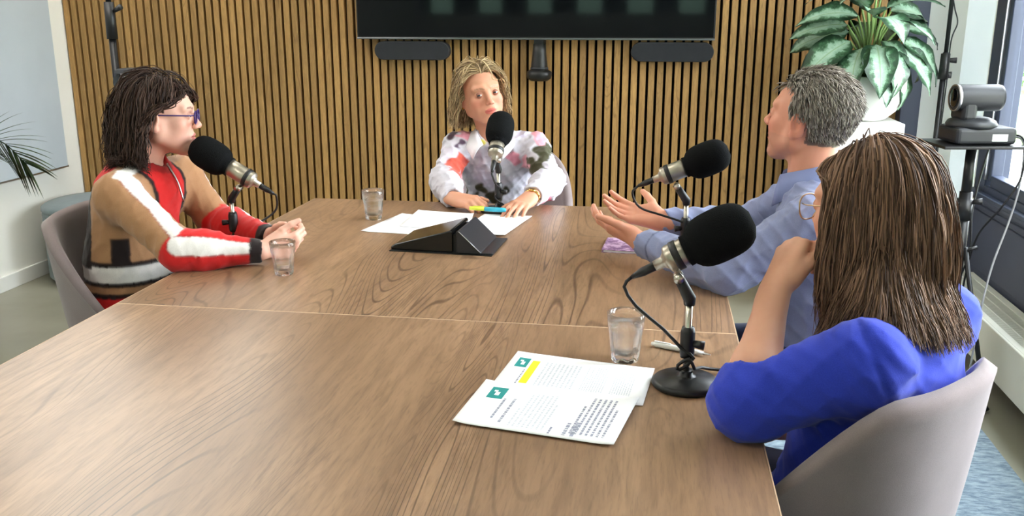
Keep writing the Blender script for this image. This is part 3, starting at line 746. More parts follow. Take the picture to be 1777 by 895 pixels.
MB().lathe([(0.0, 0.056), (0.082, 0.056), (0.083, 0.066), (0.076, 0.078), (0.055, 0.088), (0.0, 0.090)], 36, Matrix.Translation((-0.018, 0, 0))).build('turntable', M_ptz, pz)
MB().box((-0.048, 0, 0.115), (0.050, 0.105, 0.075), bevel=0.014, seg=3).build('yoke', M_ptz, pz)
Mh = Matrix.Translation((-0.092, -0.012, 0.155)) @ Matrix.Rotation(math.radians(90), 4, 'Y')
hd = MB().lathe([(0.0, 0.0), (0.040, 0.0), (0.0445, 0.004), (0.0455, 0.012), (0.0455, 0.145), (0.043, 0.155), (0.034, 0.160), (0.0, 0.160)], 36, Mh).build('barrel_head', M_ptz, pz)
MB().lathe([(0.0415, -0.001), (0.0455, -0.002), (0.0462, 0.003), (0.0452, 0.008)], 36, Mh, (False, False)).build('lens_ring', M_alu, hd)
MB().lathe([(0.0, -0.0035), (0.030, -0.0030), (0.034, -0.0005), (0.0, -0.0002)], 32, Mh).build('lens', M_gloss, hd)
MB().box((0.048, -0.0782, 0.026), (0.052, 0.002, 0.024), bevel=0.0005).build('label_plate', M_white, bs)
for kx, mt, pts in ((0, M_cable, [(0.10, -0.03, 0.03), (0.135, -0.05, 0.026), (0.150, -0.06, -0.02), (0.14, -0.07, -0.12), (0.10, -0.05, -0.22), (0.065, 0.02, -0.34), (0.05, 0.04, -0.50), (0.06, 0.06, -0.60), (0.05, 0.04, -0.75)]),
                    (1, M_gcable, [(0.10, -0.01, 0.02), (0.140, -0.04, 0.018), (0.152, -0.05, -0.04), (0.145, -0.06, -0.16), (0.125, -0.06, -0.28), (0.075, -0.09, -0.42), (0.040, -0.12, -0.58), (0.035, -0.11, -0.80), (0.08, 0.0, -0.955)]),
                    (2, M_cable, [(0.095, 0.05, 0.03), (0.115, 0.09, 0.01), (0.10, 0.10, -0.06), (0.055, 0.06, -0.25), (0.045, 0.02, -0.40), (0.02, 0.04, -0.55), (0.01, 0.05, -0.75)])):
    MB().tube(bez(pts, 60), 0.0035, 8).build('cable', mt, pz)

# ================================================================== leafy plant on a pedestal
pd = MB().box((0.965, 4.50, 0.4655), (0.300, 0.300, 0.931), bevel=0.004).build('pedestal', M_white)
tag(pd, 'tall square white pedestal carrying the leafy plant', 'pedestal')
pp = empty('potted_plant', (0.965, 4.50, 0.931), 0, 'leafy plant with silver-green variegated leaves in a white bowl pot', 'plant')
MB().lathe([(0.0, 0.0), (0.07, 0.0), (0.095, 0.010), (0.135, 0.045), (0.165, 0.095), (0.178, 0.150), (0.174, 0.200), (0.168, 0.207), (0.160, 0.200), (0.155, 0.17), (0.0, 0.165)], 48).build('pot', M_white, pp)
MB().lathe([(0.0, 0.166), (0.155, 0.172), (0.0, 0.182)], 32).build('soil', plain('soil', (40, 30, 24), 0.95, var=0.3, vscale=60, bump=0.8, bscale=120), pp)
w = NT('variegated_leaf')
at_ = w.n('Attribute', attribute_name='leaf_uv'); sp = w.n('SeparateXYZ'); w.put(sp.inputs[0], at_.outputs['Vector'])
ed = w.math('ABSOLUTE', sp.outputs[0])
nz = w.noise(w.co((1, 1, 1)), 42.0, 5.0, 0.7)
tt = w.math('ADD', ed, w.math('MULTIPLY', w.math('SUBTRACT', nz, 0.5), 1.5))
col = w.ramp(tt, [(0.0, lin((158, 184, 164))), (0.36, lin((134, 166, 142))), (0.56, lin((62, 98, 68))), (0.82, lin((30, 56, 36)))])
col = w.mix(w.ramp(ed, [(0.0, 0.8), (0.07, 0.0)]), col, lin((120, 152, 104)))
w.set(Base_Color=col, Roughness=0.38, Specular_IOR_Level=0.5, Transmission_Weight=0.0, Subsurface_Weight=0.0); M_leaf = w.m
def leaf_mesh(L, Wd, bend, fold, seed):
    n, k = 12, 6; vs = []; uv = []
    for i in range(n+1):
        u = i/n
        a = bend*u
        # arc in the XZ plane
        x = L*(math.sin(a)/bend if abs(bend) > 1e-4 else u) ; z = -L*((1-math.cos(a))/bend if abs(bend) > 1e-4 else 0)
        wd = Wd*(math.sin(PI*u**0.72))**0.85 * (1-0.25*u)
        if i == 0: wd = 0.003
        if i == n: wd = 0.0006
        for j in range(k+1):
            t = 2*j/k-1
            up = fold*wd*abs(t) + 0.005*math.sin(u*17+seed+t*2)*abs(t)
            vs.append((x-math.sin(a)*0-up*math.sin(-a)*0.5, t*wd, z+up)); uv.append((t, u, 0))
    f = [(i*(k+1)+j, (i+1)*(k+1)+j, (i+1)*(k+1)+j+1, i*(k+1)+j+1) for i in range(n) for j in range(k)]
    me = MB().add(vs, f, True).mesh('leaf')
    a_ = me.attributes.new('leaf_uv', 'FLOAT_VECTOR', 'POINT'); a_.data.foreach_set('vector', [c for p in uv for c in p])
    me.materials.append(M_leaf); return me
LM = [leaf_mesh(0.27, 0.080, 1.0, 0.22, 1), leaf_mesh(0.25, 0.078, 1.4, 0.16, 2), leaf_mesh(0.23, 0.066, 0.6, 0.28, 3), leaf_mesh(0.29, 0.070, 1.2, 0.20, 4)]
M_stem = plain('leaf_stalk', (120, 150, 84), 0.5, var=0.2)
rg = random.Random(21)
def plant_leaf(az, start, out, pitch, roll, mi, sc=1.0):
    # stalk from soil to blade start, blade pointing outwards; pitch > 0 lifts
    az = math.radians(az); d = Vector((math.cos(az), math.sin(az), 0))
    b = d*out + Vector((0, 0, start))
    l = link('leaf', LM[mi], None, pp); l.location = b
    l.rotation_euler = (Matrix.Rotation(az, 3, 'Z') @ Matrix.Rotation(-math.radians(pitch), 3, 'Y') @ Matrix.Rotation(math.radians(roll), 3, 'X')).to_euler()
    l.scale = (sc, sc, sc)
    MB().tube(bez([d*0.02+Vector((rg.uniform(-.03, .03), rg.uniform(-.03, .03), 0.175)), d*out*0.45+Vector((0, 0, 0.175+(start-0.175)*0.62)), b], 8), [0.0062]*4+[0.0045]*5 if False else 0.005, 6).build('stalk', M_stem, pp)
for (az, st, out, pi_, ro, mi, sc) in (
    (-90, 0.345, 0.11, -22, 4, 1, 1.12), (-62, 0.33, 0.12, -30, -10, 1, 1.0), (-120, 0.33, 0.12, -28, 14, 0, 1.0), (-150, 0.36, 0.12, -18, -30, 0, 1.12), (-165, 0.43, 0.12, 6, -42, 0, 1.0), (175, 0.40, 0.10, -4, -52, 0, 1.12), (-170, 0.31, 0.14, -22, -48, 1, 1.08), (-158, 0.47, 0.08, 16, -42, 3, 1.0), (4, 0.33, 0.13, -24, 45, 1, 1.0), (15, 0.49, 0.08, 8, 42, 0, 0.95),
    (-28, 0.33, 0.12, -28, 22, 0, 1.0), (-8, 0.36, 0.13, -20, 34, 3, 1.05), (8, 0.42, 0.13, 2, 40, 3, 0.95), (-45, 0.44, 0.09, 6, -6, 0, 0.95), (-75, 0.46, 0.07, 12, 5, 1, 1.0),
    (-105, 0.47, 0.06, 22, -8, 2, 1.0), (-135, 0.50, 0.05, 38, 10, 3, 0.9), (-20, 0.50, 0.05, 30, -10, 0, 0.95), (160, 0.45, 0.10, 10, 0, 0, 1.0), (30, 0.46, 0.10, 12, 0, 0, 0.9),
    (60, 0.42, 0.10, 0, 10, 0, 1.0), (90, 0.44, 0.10, 6, 0, 1, 1.0), (120, 0.42, 0.10, -4, -8, 0, 1.0), (180, 0.34, 0.13, -26, 6, 1, 1.0), (-92, 0.54, 0.03, 58, 0, 2, 1.0),
    (20, 0.55, 0.03, 55, 5, 2, 1.0), (140, 0.55, 0.03, 52, 0, 0, 0.9), (-50, 0.36, 0.06, -14, 8, 1, 0.8), (-140, 0.28, 0.12, -40, -10, 1, 0.85), (-35, 0.26, 0.12, -42, 6, 1, 0.9), (-78, 0.26, 0.13, -46, 0, 2, 0.9), (-172, 0.52, 0.06, 34, 6, 3, 0.95)):
    plant_leaf(az, st, out, pi_, ro, mi, sc)

# ================================================================== palm at the edge of the picture
pa = empty('potted_palm', (-2.98, 3.42, 0), 0, 'feathery green palm in a dark pot beside the white wall', 'plant')
MB().lathe([(0.0, 0.0), (0.13, 0.0), (0.165, 0.30), (0.172, 0.32), (0.160, 0.32), (0.150, 0.28), (0.0, 0.27)], 36).build('pot', M_grey, pa)
MB().tube([(0, 0, 0.26), (0.005, 0.003, 0.5), (0.0, 0.0, 0.62)], [0.03, 0.024, 0.018], 10).build('trunk', M_bark, pa)
w = NT('palm_leaf'); v = w.co()
w.set(Base_Color=w.mix(w.ramp(w.noise(v, 20.0, 3.0), [(0.3, 0.0), (0.7, 1.0)]), lin((34, 52, 34)), lin((78, 104, 62))), Roughness=0.5); M_palm = w.m
def frond(path, L, n=15, w0=0.011, seed=0, stand=0.0):
    P = bez(path, 40); rg = random.Random(seed)
    st = MB().tube(P, [0.006-0.0045*i/(len(P)-1) for i in range(len(P))], 6).build('frond', M_palm, pa)
    for i in range(n):
        u = 0.34+0.66*i/(n-1); k = min(len(P)-2, int(u*(len(P)-1))); p = P[k]; t = (P[k+1]-P[k]).normalized()
        sd = t.cross(Vector((0, 0, 1))).normalized(); upv = sd.cross(t)
        for sgn in (-1, 1):
            ang = math.radians(62-38*(u-0.34)/0.66)
            d = (t*math.cos(ang)+(sd*(1-stand)+upv*stand).normalized()*sgn*math.sin(ang)+upv*0.12).normalized(); ll = L*(0.55+0.45*math.sin(PI*(0.25+0.7*(u-0.34)/0.66)))*rg.uniform(0.9, 1.1)
            vs = []; m = 6
            for q in range(m+1):
                s_ = q/m; c = p+d*ll*s_+Vector((0, 0, -0.22*ll*s_*s_)); wd = w0*math.sin(PI*(0.12+0.88*s_)**0.8)+0.0004
                nrm = d.cross(upv).normalized()
                vs += [c+nrm*wd, c+upv*0.0035*(1-s_), c-nrm*wd]
            f = [(a*3+b, a*3+b+1, a*3+b+4, a*3+b+3) for a in range(m) for b in range(2)]
            MB().add(vs, f, True).build('leaflet', M_palm, st)
frond([(0, 0, 0.60), (0.03, 0.05, 0.82), (0.10, 0.12, 0.90), (0.19, 0.17, 0.87), (0.27, 0.20, 0.77)], 0.22, 19, 0.016, 1, 0.85)
frond([(0, 0, 0.60), (-0.08, -0.10, 0.85), (-0.16, -0.22, 0.93), (-0.22, -0.33, 0.86)], 0.17, 13, 0.009, 2)
frond([(0, 0, 0.60), (-0.03, 0.06, 0.86), (-0.08, 0.16, 0.92), (-0.12, 0.26, 0.86)], 0.14, 12, 0.009, 3)
frond([(0, 0, 0.60), (0.02, -0.12, 0.82), (0.05, -0.27, 0.88), (0.06, -0.40, 0.80)], 0.16, 12, 0.009, 4)
# ================================================================== smooth-volume modelling for the people
F32 = np.float32
def V3(*a): return np.array(a, dtype=float)
def unit(v): v = np.asarray(v, float); return v/np.linalg.norm(v)

class Prim:
    """cone-capsule (a, b, ra, rb; optional squash along axis q by factor s) or ellipsoid (c, axes R, radii)"""
    def __init__(s, kind, k=0.012, op='add', tag=None, **kw):
        s.kind, s.k, s.op, s.tag = kind, k, op, tag; s.__dict__.update(kw)
        if kind == 'cap':
            s.a, s.b = np.asarray(s.a, float), np.asarray(s.b, float)
            rm = max(s.ra, s.rb)*max(1.0, getattr(s, 'sq', 1.0))
            s.lo = np.minimum(s.a, s.b)-rm; s.hi = np.maximum(s.a, s.b)+rm
        else:
            s.c = np.asarray(s.c, float); s.r = np.asarray(s.r, float); s.R = np.asarray(s.R, float)
            e = np.sqrt(((s.R*s.r)**2).sum(1)); s.lo = s.c-e; s.hi = s.c+e
    def d(s, P):
        if s.kind == 'cap':
            ab = (s.b-s.a).astype(F32); L2 = max(float((ab*ab).sum()), 1e-10)
            pa = P-s.a.astype(F32)
            t = np.clip((pa@ab)/L2, 0, 1)
            q = pa-t[..., None]*ab
            if hasattr(s, 'q'):
                u = s.q.astype(F32); h = q@u; q = q+(h*(1.0/s.sq-1.0))[..., None]*u
                f = min(1.0, s.sq)
                return (np.sqrt((q*q).sum(-1))-(s.ra+(s.rb-s.ra)*t))*f if s.sq < 1 else np.sqrt((q*q).sum(-1))-(s.ra+(s.rb-s.ra)*t)
            return np.sqrt((q*q).sum(-1))-(s.ra+(s.rb-s.ra)*t)
        q = (P-s.c.astype(F32))@s.R.astype(F32)
        k0 = np.sqrt(((q/s.r.astype(F32))**2).sum(-1)); k1 = np.sqrt(((q/(s.r**2).astype(F32))**2).sum(-1))
        return k0*(k0-1.0)/np.maximum(k1, 1e-6)

def combine(D, d, k, op):
    if op == 'add':
        if k <= 0: return np.minimum(D, d)
        h = np.clip(0.5+0.5*(D-d)/k, 0, 1); return D*(1-h)+d*h-k*h*(1-h)
    if op == 'sub':
        h = np.clip(0.5-0.5*(D+d)/k, 0, 1); return D*(1-h)-d*h+k*h*(1-h)
    if op == 'int':
        h = np.clip(0.5-0.5*(d-D)/k, 0, 1); return d*(1-h)+D*h+k*h*(1-h) if False else np.maximum(D, d)

def evalf(prims, P, lo, hi, margin):
    """P: (nb, m, 3) blocks with boxes lo/hi"""
    D = np.full(P.shape[:2], 0.5, F32)
    for p in prims:
        if p.op == 'plane':                       # keep the side where (x - c).n < 0
            d = (P-p.c.astype(F32))@p.n.astype(F32); D = np.maximum(D, d); continue
        mg = p.k+margin
        m = np.all((lo < p.hi+mg) & (hi > p.lo-mg), axis=1)
        if not m.any(): continue
        D[m] = combine(D[m], p.d(P[m]).astype(F32), p.k, p.op)
    return D

class Plane:
    op = 'plane'; k = 0.0; tag = None
    def __init__(s, c, n): s.c = np.asarray(c, float); s.n = unit(n); s.lo = s.c; s.hi = s.c

def sdf_mesh(prims, h, post=None):
    """sparse surface nets; returns verts (n,3), quads (m,4)"""
    adds = [p for p in prims if p.op == 'add']
    lo = np.min([p.lo for p in adds], 0)-0.03; hi = np.max([p.hi for p in adds], 0)+0.03
    B = 8; nb = np.ceil((hi-lo)/(h*B)).astype(int)
    g = np.stack(np.meshgrid(*[np.arange(n) for n in nb], indexing='ij'), -1).reshape(-1, 3)
    blo = lo+g*(B*h); bhi = blo+B*h
    c = ((blo+bhi)/2)[:, None, :].astype(F32)
    D = evalf(prims, c, blo, bhi, B*h*2.5)[:, 0]
    act = np.abs(D) < B*h*1.25+0.004
    g, blo, bhi = g[act], blo[act], bhi[act]
    q = np.arange(B+1); cor = np.stack(np.meshgrid(q, q, q, indexing='ij'), -1).reshape(-1, 3)
    Vs, Ids, Q = [], [], []
    dims = nb*B+2
    def flat(i): return (i[..., 0].astype(np.int64)*dims[1]+i[..., 1])*dims[2]+i[..., 2]
    CH = 600; quads = []
    for s0 in range(0, len(g), CH):
        gg, l, u = g[s0:s0+CH], blo[s0:s0+CH], bhi[s0:s0+CH]
        I = gg[:, None, :]*B+cor[None]
        P = (lo+I*h).astype(F32)
        Dv = evalf(prims, P, l, u, B*h*0.6)
        if post is not None: Dv = post(P, Dv)
        Dv = Dv.reshape(-1, B+1, B+1, B+1); Dv = np.where(Dv == 0, F32(1e-7), Dv)
        ins = Dv < 0
        cs = np.zeros((len(gg), B, B, B), int)
        for a in (0, 1):
            for b in (0, 1):
                for e in (0, 1): cs += ins[:, a:a+B, b:b+B, e:e+B]
        mx = (cs > 0) & (cs < 8)
        bi, i, j, k = np.nonzero(mx)
        acc = np.zeros((len(bi), 3)); cnt = np.zeros(len(bi))
        for ax in range(3):
            o1, o2 = [x for x in range(3) if x != ax]
            for a in (0, 1):
                for b in (0, 1):
                    off = [0, 0, 0]; off[o1] = a; off[o2] = b
                    i0 = (bi, i+off[0], j+off[1], k+off[2]); off2 = list(off); off2[ax] = 1
                    i1 = (bi, i+off2[0], j+off2[1], k+off2[2])
                    d0, d1 = Dv[i0], Dv[i1]; m = (d0 < 0) != (d1 < 0)
                    t = np.where(m, d0/np.where(m, d0-d1, 1), 0)
                    p = np.zeros((len(bi), 3)); p[:] = off; p[:, ax] = t
                    acc += p*m[:, None]; cnt += m
        cell = gg[bi]*B+np.stack([i, j, k], -1)
        Vs.append(lo+(cell+acc/cnt[:, None])*h); Ids.append(flat(cell+1))
        for ax in range(3):
            o1, o2 = (ax+1) % 3, (ax+2) % 3
            sl0 = [slice(None), slice(0, B), slice(0, B), slice(0, B)]; sl1 = list(sl0); sl1[ax+1] = slice(1, B+1)
            A, C = ins[tuple(sl0)], ins[tuple(sl1)]
            bb, i2, j2, k2 = np.nonzero(A != C)
            ce = gg[bb]*B+np.stack([i2, j2, k2], -1)+1
            e1 = np.zeros(3, int); e1[o1] = 1; e2 = np.zeros(3, int); e2[o2] = 1
            qd = np.stack([flat(ce), flat(ce-e1), flat(ce-e1-e2), flat(ce-e2)], -1)
            fl = ~A[bb, i2, j2, k2]
            qd[fl] = qd[fl][:, ::-1]; quads.append(qd)
    V = np.concatenate(Vs); Id = np.concatenate(Ids); Qd = np.concatenate(quads)
    o = np.argsort(Id); Id, V = Id[o], V[o]
    pos = np.searchsorted(Id, Qd); pos = np.minimum(pos, len(Id)-1)
    ok = (Id[pos] == Qd).all(1)
    Fq = pos[ok]
    return V, Fq[:, ::-1] if False else Fq

def np_mesh(name, V, Fq, origin=(0, 0, 0)):
    me = bpy.data.meshes.new(name)
    V = np.asarray(V, float)-np.asarray(origin, float)
    n, m = len(V), len(Fq); k = Fq.shape[1]
    me.vertices.add(n); me.vertices.foreach_set('co', V.astype(F32).ravel())
    me.loops.add(m*k); me.loops.foreach_set('vertex_index', Fq.astype(np.int32).ravel())
    me.polygons.add(m); me.polygons.foreach_set('loop_start', np.arange(0, m*k, k, dtype=np.int32))
    me.polygons.foreach_set('use_smooth', np.ones(m, bool))
    me.update(calc_edges=True); me.validate()
    return me

def vcol(me, C, name='tint'):
    a = me.attributes.new(name, 'FLOAT_COLOR', 'POINT')
    A = np.ones((len(C), 4), F32); A[:, :C.shape[1]] = C; a.data.foreach_set('color', A.ravel())

def smooth_verts(V, Fq, it=2, lam=0.5):
    n = len(V)
    for _ in range(it):
        acc = np.zeros_like(V); cnt = np.zeros(n)
        for a, b in ((0, 1), (1, 2), (2, 3), (3, 0)):
            for x, y in ((a, b), (b, a)):
                for c in range(3): acc[:, c] += np.bincount(Fq[:, x], V[Fq[:, y], c], n)
                cnt += np.bincount(Fq[:, x], minlength=n)
        V = V*(1-lam)+lam*acc/np.maximum(cnt, 1)[:, None]
    return V

def smooth_cols(C, Fq, it=1, lam=0.5): return smooth_verts(C, Fq, it, lam)
# waves for cloth folds: a few random plane waves, warped
def folds(seed, amp, wl, n=6, stretch=None):
    rg = np.random.RandomState(seed)
    K = rg.normal(size=(n, 3)); K /= np.linalg.norm(K, axis=1)[:, None]
    if stretch is not None: K *= np.asarray(stretch)
    K *= (2*PI/wl)*rg.uniform(0.6, 1.5, size=(n, 1)); ph = rg.uniform(0, 6.28, n)
    K = K.astype(F32); ph = ph.astype(F32)
    def f(P, D):
        near = np.abs(D) < 0.03
        Q = P[near]; acc = np.zeros(len(Q), F32); wq = np.sin(Q[:, [1, 2, 0]]*F32(19.0))*F32(0.012)
        for i in range(n):
            s = np.sin((Q+wq)@K[i]+ph[i]); acc += (1-np.abs(s))**2-0.35
        D = D.copy(); D[near] -= F32(amp)*acc/np.sqrt(n)
        return D
    return f

class Frame:
    """local frame: x = right of the person, y = forward, z = up"""
    def __init__(s, o, fwd, up=(0, 0, 1), scale=1.0, roll=0.0):
        s.o = np.asarray(o, float); y = unit(fwd); x = unit(np.cross(y, up)); z = np.cross(x, y)
        if roll:
            c, q = math.cos(roll), math.sin(roll); x, z = c*x+q*z, c*z-q*x
        s.R = np.stack([x, y, z], 1); s.s = scale
    def p(s, v): return s.o+s.R@(np.asarray(v, float)*s.s)
    def dirn(s, v): return s.R@np.asarray(v, float)
    def loc(s, P): return ((np.asarray(P)-s.o)@s.R)/s.s
    def cap(s, a, b, ra, rb, k=0.012, op='add', tag=None, q=None, sq=1.0):
        kw = {}
        if q is not None: kw = dict(q=s.dirn(q), sq=sq)
        return Prim('cap', k*s.s, op, tag, a=s.p(a), b=s.p(b), ra=ra*s.s, rb=rb*s.s, **kw)
    def ell(s, c, r, k=0.012, op='add', tag=None, rot=None):
        R = s.R if rot is None else s.R@np.asarray(rot)
        return Prim('ell', k*s.s, op, tag, c=s.p(c), r=np.asarray(r)*s.s, R=R)
def rotx(a): a = math.radians(a); return np.array([[1, 0, 0], [0, math.cos(a), -math.sin(a)], [0, math.sin(a), math.cos(a)]])
def roty(a): a = math.radians(a); return np.array([[math.cos(a), 0, math.sin(a)], [0, 1, 0], [-math.sin(a), 0, math.cos(a)]])
def rotz(a): a = math.radians(a); return np.array([[math.cos(a), -math.sin(a), 0], [math.sin(a), math.cos(a), 0], [0, 0, 1]])

def cap(a, b, ra, rb, k=0.02, tag=None, q=None, sq=1.0, op='add'):
    kw = {} if q is None else dict(q=unit(q), sq=sq)
    return Prim('cap', k, op, tag, a=a, b=b, ra=ra, rb=rb, **kw)

# ---- head: chin to crown 0.225; origin between the ears at eye height
def head_prims(H, jaw=1.0, nose=1.0, female=True):
    P = []
    P.append(H.ell((0, -0.022, 0.028), (0.073, 0.090, 0.086), 0.02))                      # cranium
    P.append(H.ell((0, 0.022, 0.020), (0.064, 0.066, 0.072), 0.02))                       # forehead
    P.append(H.ell((0, 0.030, -0.030), (0.057, 0.058, 0.072), 0.02))                      # mid face
    jw = 0.047*jaw
    for sx in (-1, 1):
        P.append(H.cap((sx*jw, 0.004, -0.058), (sx*0.016, 0.066, -0.098), 0.021, 0.017, 0.022))   # jaw line
        P.append(H.cap((sx*0.056, -0.002, -0.02), (sx*jw, 0.004, -0.058), 0.020, 0.021, 0.02))
        P.append(H.ell((sx*0.038, 0.060, -0.026), (0.024, 0.022, 0.022), 0.018))                  # cheek
        P.append(H.ell((sx*0.038, 0.040, -0.054), (0.023, 0.036, 0.034), 0.018))
        P.append(H.cap((sx*0.012, 0.083, 0.021), (sx*0.042, 0.071, 0.022), 0.011, 0.010, 0.014))  # brow
    P.append(H.ell((0, 0.074, -0.100), (0.020, 0.018, 0.016), 0.018))                     # chin
    P.append(H.cap((0, 0.050, -0.088), (0, 0.0, -0.075), 0.026, 0.034, 0.02))             # under the chin
    P.append(H.ell((0, 0.075, -0.062), (0.028, 0.017, 0.022), 0.018))                     # mouth mound
    for sx in (-1, 1): P.append(H.ell((sx*0.031, 0.099, 0.000), (0.017, 0.018, 0.0125), 0.012, 'sub'))   # sockets
    for sx in (-1, 1):
        P.append(H.ell((sx*0.0315, 0.0765, 0.000), (0.0150, 0.0125, 0.0125), 0.004))      # lids
    n = nose
    P.append(H.cap((0, 0.086, 0.012), (0, 0.090+0.016*n, -0.026), 0.0075, 0.0085, 0.010))
    P.append(H.ell((0, 0.092+0.016*n, -0.030), (0.0095, 0.0100, 0.0085), 0.008))
    for sx in (-1, 1): P.append(H.ell((sx*0.0105, 0.094+0.006*n, -0.034), (0.0065, 0.0085, 0.0065), 0.006))
    for sx in (-1, 1): P.append(H.ell((sx*0.006, 0.098+0.008*n, -0.0405), (0.0032, 0.0045, 0.003), 0.003, 'sub'))
    P.append(H.ell((0, 0.0905, -0.0585), (0.0200, 0.0085, 0.0055), 0.005))                # lips
    P.append(H.ell((0, 0.0900, -0.0690), (0.0175, 0.0085, 0.0062), 0.005))
    P.append(H.cap((-0.021, 0.090, -0.0640), (0.021, 0.090, -0.0640), 0.0018, 0.0018, 0.003, 'sub'))
    P.append(H.cap((0, 0.1005, -0.0640), (0, 0.096, -0.0640), 0.0022, 0.002, 0.004, 'sub', q=(1, 0, 0), sq=6.0))
    for sx in (-1, 1):                                                                     # ears
        P.append(H.ell((sx*0.0765, -0.012, -0.012), (0.0065, 0.0185, 0.031), 0.006, rot=rotx(-14)@rotz(-sx*18)))
        P.append(H.ell((sx*0.0835, -0.009, -0.008), (0.0055, 0.0105, 0.019), 0.004, 'sub', rot=rotx(-14)@rotz(-sx*18)))
        P.append(H.ell((sx*0.0775, -0.006, -0.036), (0.0050, 0.0095, 0.010), 0.006))
    return P

# ---- hand: wrist at origin, fingers along +y, palm facing -z; thumb on side*x
def hand_prims(Hd, side, curl, spread=6.0, thumb=(40, 20, 15, 10), k=0.0045, fat=1.0):
    """curl: four (mcp, pip, dip) bends in degrees for index..little; thumb: (out angle, down angle, bend1, bend2)"""
    P = []
    xs = [0.026, 0.0088, -0.0085, -0.0245]; ys = [0.086, 0.090, 0.085, 0.076]; zs = [0.000, 0.002, 0.001, -0.003]
    ln = [(0.040, 0.025, 0.020), (0.044, 0.028, 0.021), (0.041, 0.026, 0.021), (0.032, 0.020, 0.018)]
    rr = [0.0088, 0.0090, 0.0085, 0.0076]
    P.append(Hd.cap((0, -0.03, 0), (0, 0.010, 0), 0.024*fat, 0.024*fat, 0.02, q=(0, 0, 1), sq=0.72))
    for i in range(4):
        P.append(Hd.cap((side*xs[i]*0.62, 0.008, zs[i]), (side*xs[i], ys[i], zs[i]), 0.0150*fat, 0.0105*fat, 0.012))
    P.append(Hd.ell((side*0.022, 0.034, -0.010), (0.016*fat, 0.030, 0.013), 0.014))
    P.append(Hd.ell((-side*0.020, 0.034, -0.008), (0.012*fat, 0.030, 0.011), 0.012))
    for i in range(4):
        p = np.array([side*xs[i], ys[i], zs[i]]); yaw = side*(1.5-i)*math.radians(spread)
        ang = 0.0
        for j in range(3):
            ang += math.radians(curl[i][j])
            d = np.array([math.sin(yaw)*math.cos(ang), math.cos(yaw)*math.cos(ang), -math.sin(ang)])
            q = p+d*ln[i][j]
            r0 = rr[i]*(1-0.09*j); r1 = rr[i]*(1-0.09*(j+1))
            P.append(Hd.cap(p, q, r0*fat, r1*fat, k if j else k*1.6, tag='finger')); p = q
    out, dn, b1, b2 = [math.radians(t) for t in thumb]
    p = np.array([side*0.020, 0.018, -0.010]); a = out
    for j, (L, r0, r1) in enumerate(((0.042, 0.0145, 0.0112), (0.033, 0.0108, 0.0098), (0.026, 0.0098, 0.0080))):
        if j == 1: a -= b1
        if j == 2: a -= b2
        d = np.array([side*math.sin(a)*math.cos(dn), math.cos(a)*math.cos(dn), -math.sin(dn)])
        q = p+d*L; P.append(Hd.cap(p, q, r0*fat, r1*fat, 0.010 if j == 0 else k)); p = q
    return P

def arm_prims(sh, el, wr, r=(0.047, 0.040, 0.037, 0.026), k=0.02, tag='arm'):
    sh, el, wr = map(np.asarray, (sh, el, wr))
    m = el+(wr-el)*0.3
    return [cap(sh, el, r[0], r[1], k, tag+'_u'), cap(el, m, r[1]*0.98, r[2]*1.06, k, tag+'_f'), cap(m, wr, r[2]*1.06, r[3], k, tag+'_f')]

# ---- materials for people
def skin(name, rgb, rough=0.48):
    w = NT(name); at_ = w.n('Attribute', attribute_name='tint')
    v = w.co(); nz = w.noise(v, 35.0, 4.0)
    col = w.mix(w.ramp(nz, [(0.35, 0.0), (0.7, 0.16)]), at_.outputs['Color'], lin((196, 120, 100)))
    w.set(Base_Color=col, Roughness=rough, Specular_IOR_Level=0.4, Subsurface_Weight=0.10, Subsurface_Scale=0.01)
    w.b.inputs['Subsurface Radius'].default_value = (1.0, 0.35, 0.2)
    w.bump(w.noise(v, 320.0, 3.0), 0.08, 0.001)
    return w.m
M_skin = skin('skin', None)
def cloth(name, rough=0.85, knit=700.0, spec=0.2, sheen=0.15, bump=0.25):
    w = NT(name); at_ = w.n('Attribute', attribute_name='tint'); v = w.co(); f = w.noise(v, knit, 2.0)
    col = w.mix(w.ramp(f, [(0.35, 0.14), (0.65, 0.0)]), at_.outputs['Color'], (0, 0, 0))
    w.set(Base_Color=col, Roughness=rough, Specular_IOR_Level=spec, Sheen_Weight=sheen); w.bump(f, bump, 0.001)
    return w.m
M_cloth = cloth('tinted_cloth')
def hair_mat(name, rough=0.55):
    w = NT(name); at_ = w.n('Attribute', attribute_name='tint')
    w.set(Base_Color=at_.outputs['Color'], Roughness=rough, Specular_IOR_Level=0.22, Anisotropic=0.3)
    return w.m
M_hair = hair_mat('hair')
M_eye = plain('eye_white', (226, 220, 214), 0.15)
M_iris = plain('iris', (74, 62, 50), 0.1); M_pupil = plain('pupil', (8, 8, 8), 0.08)

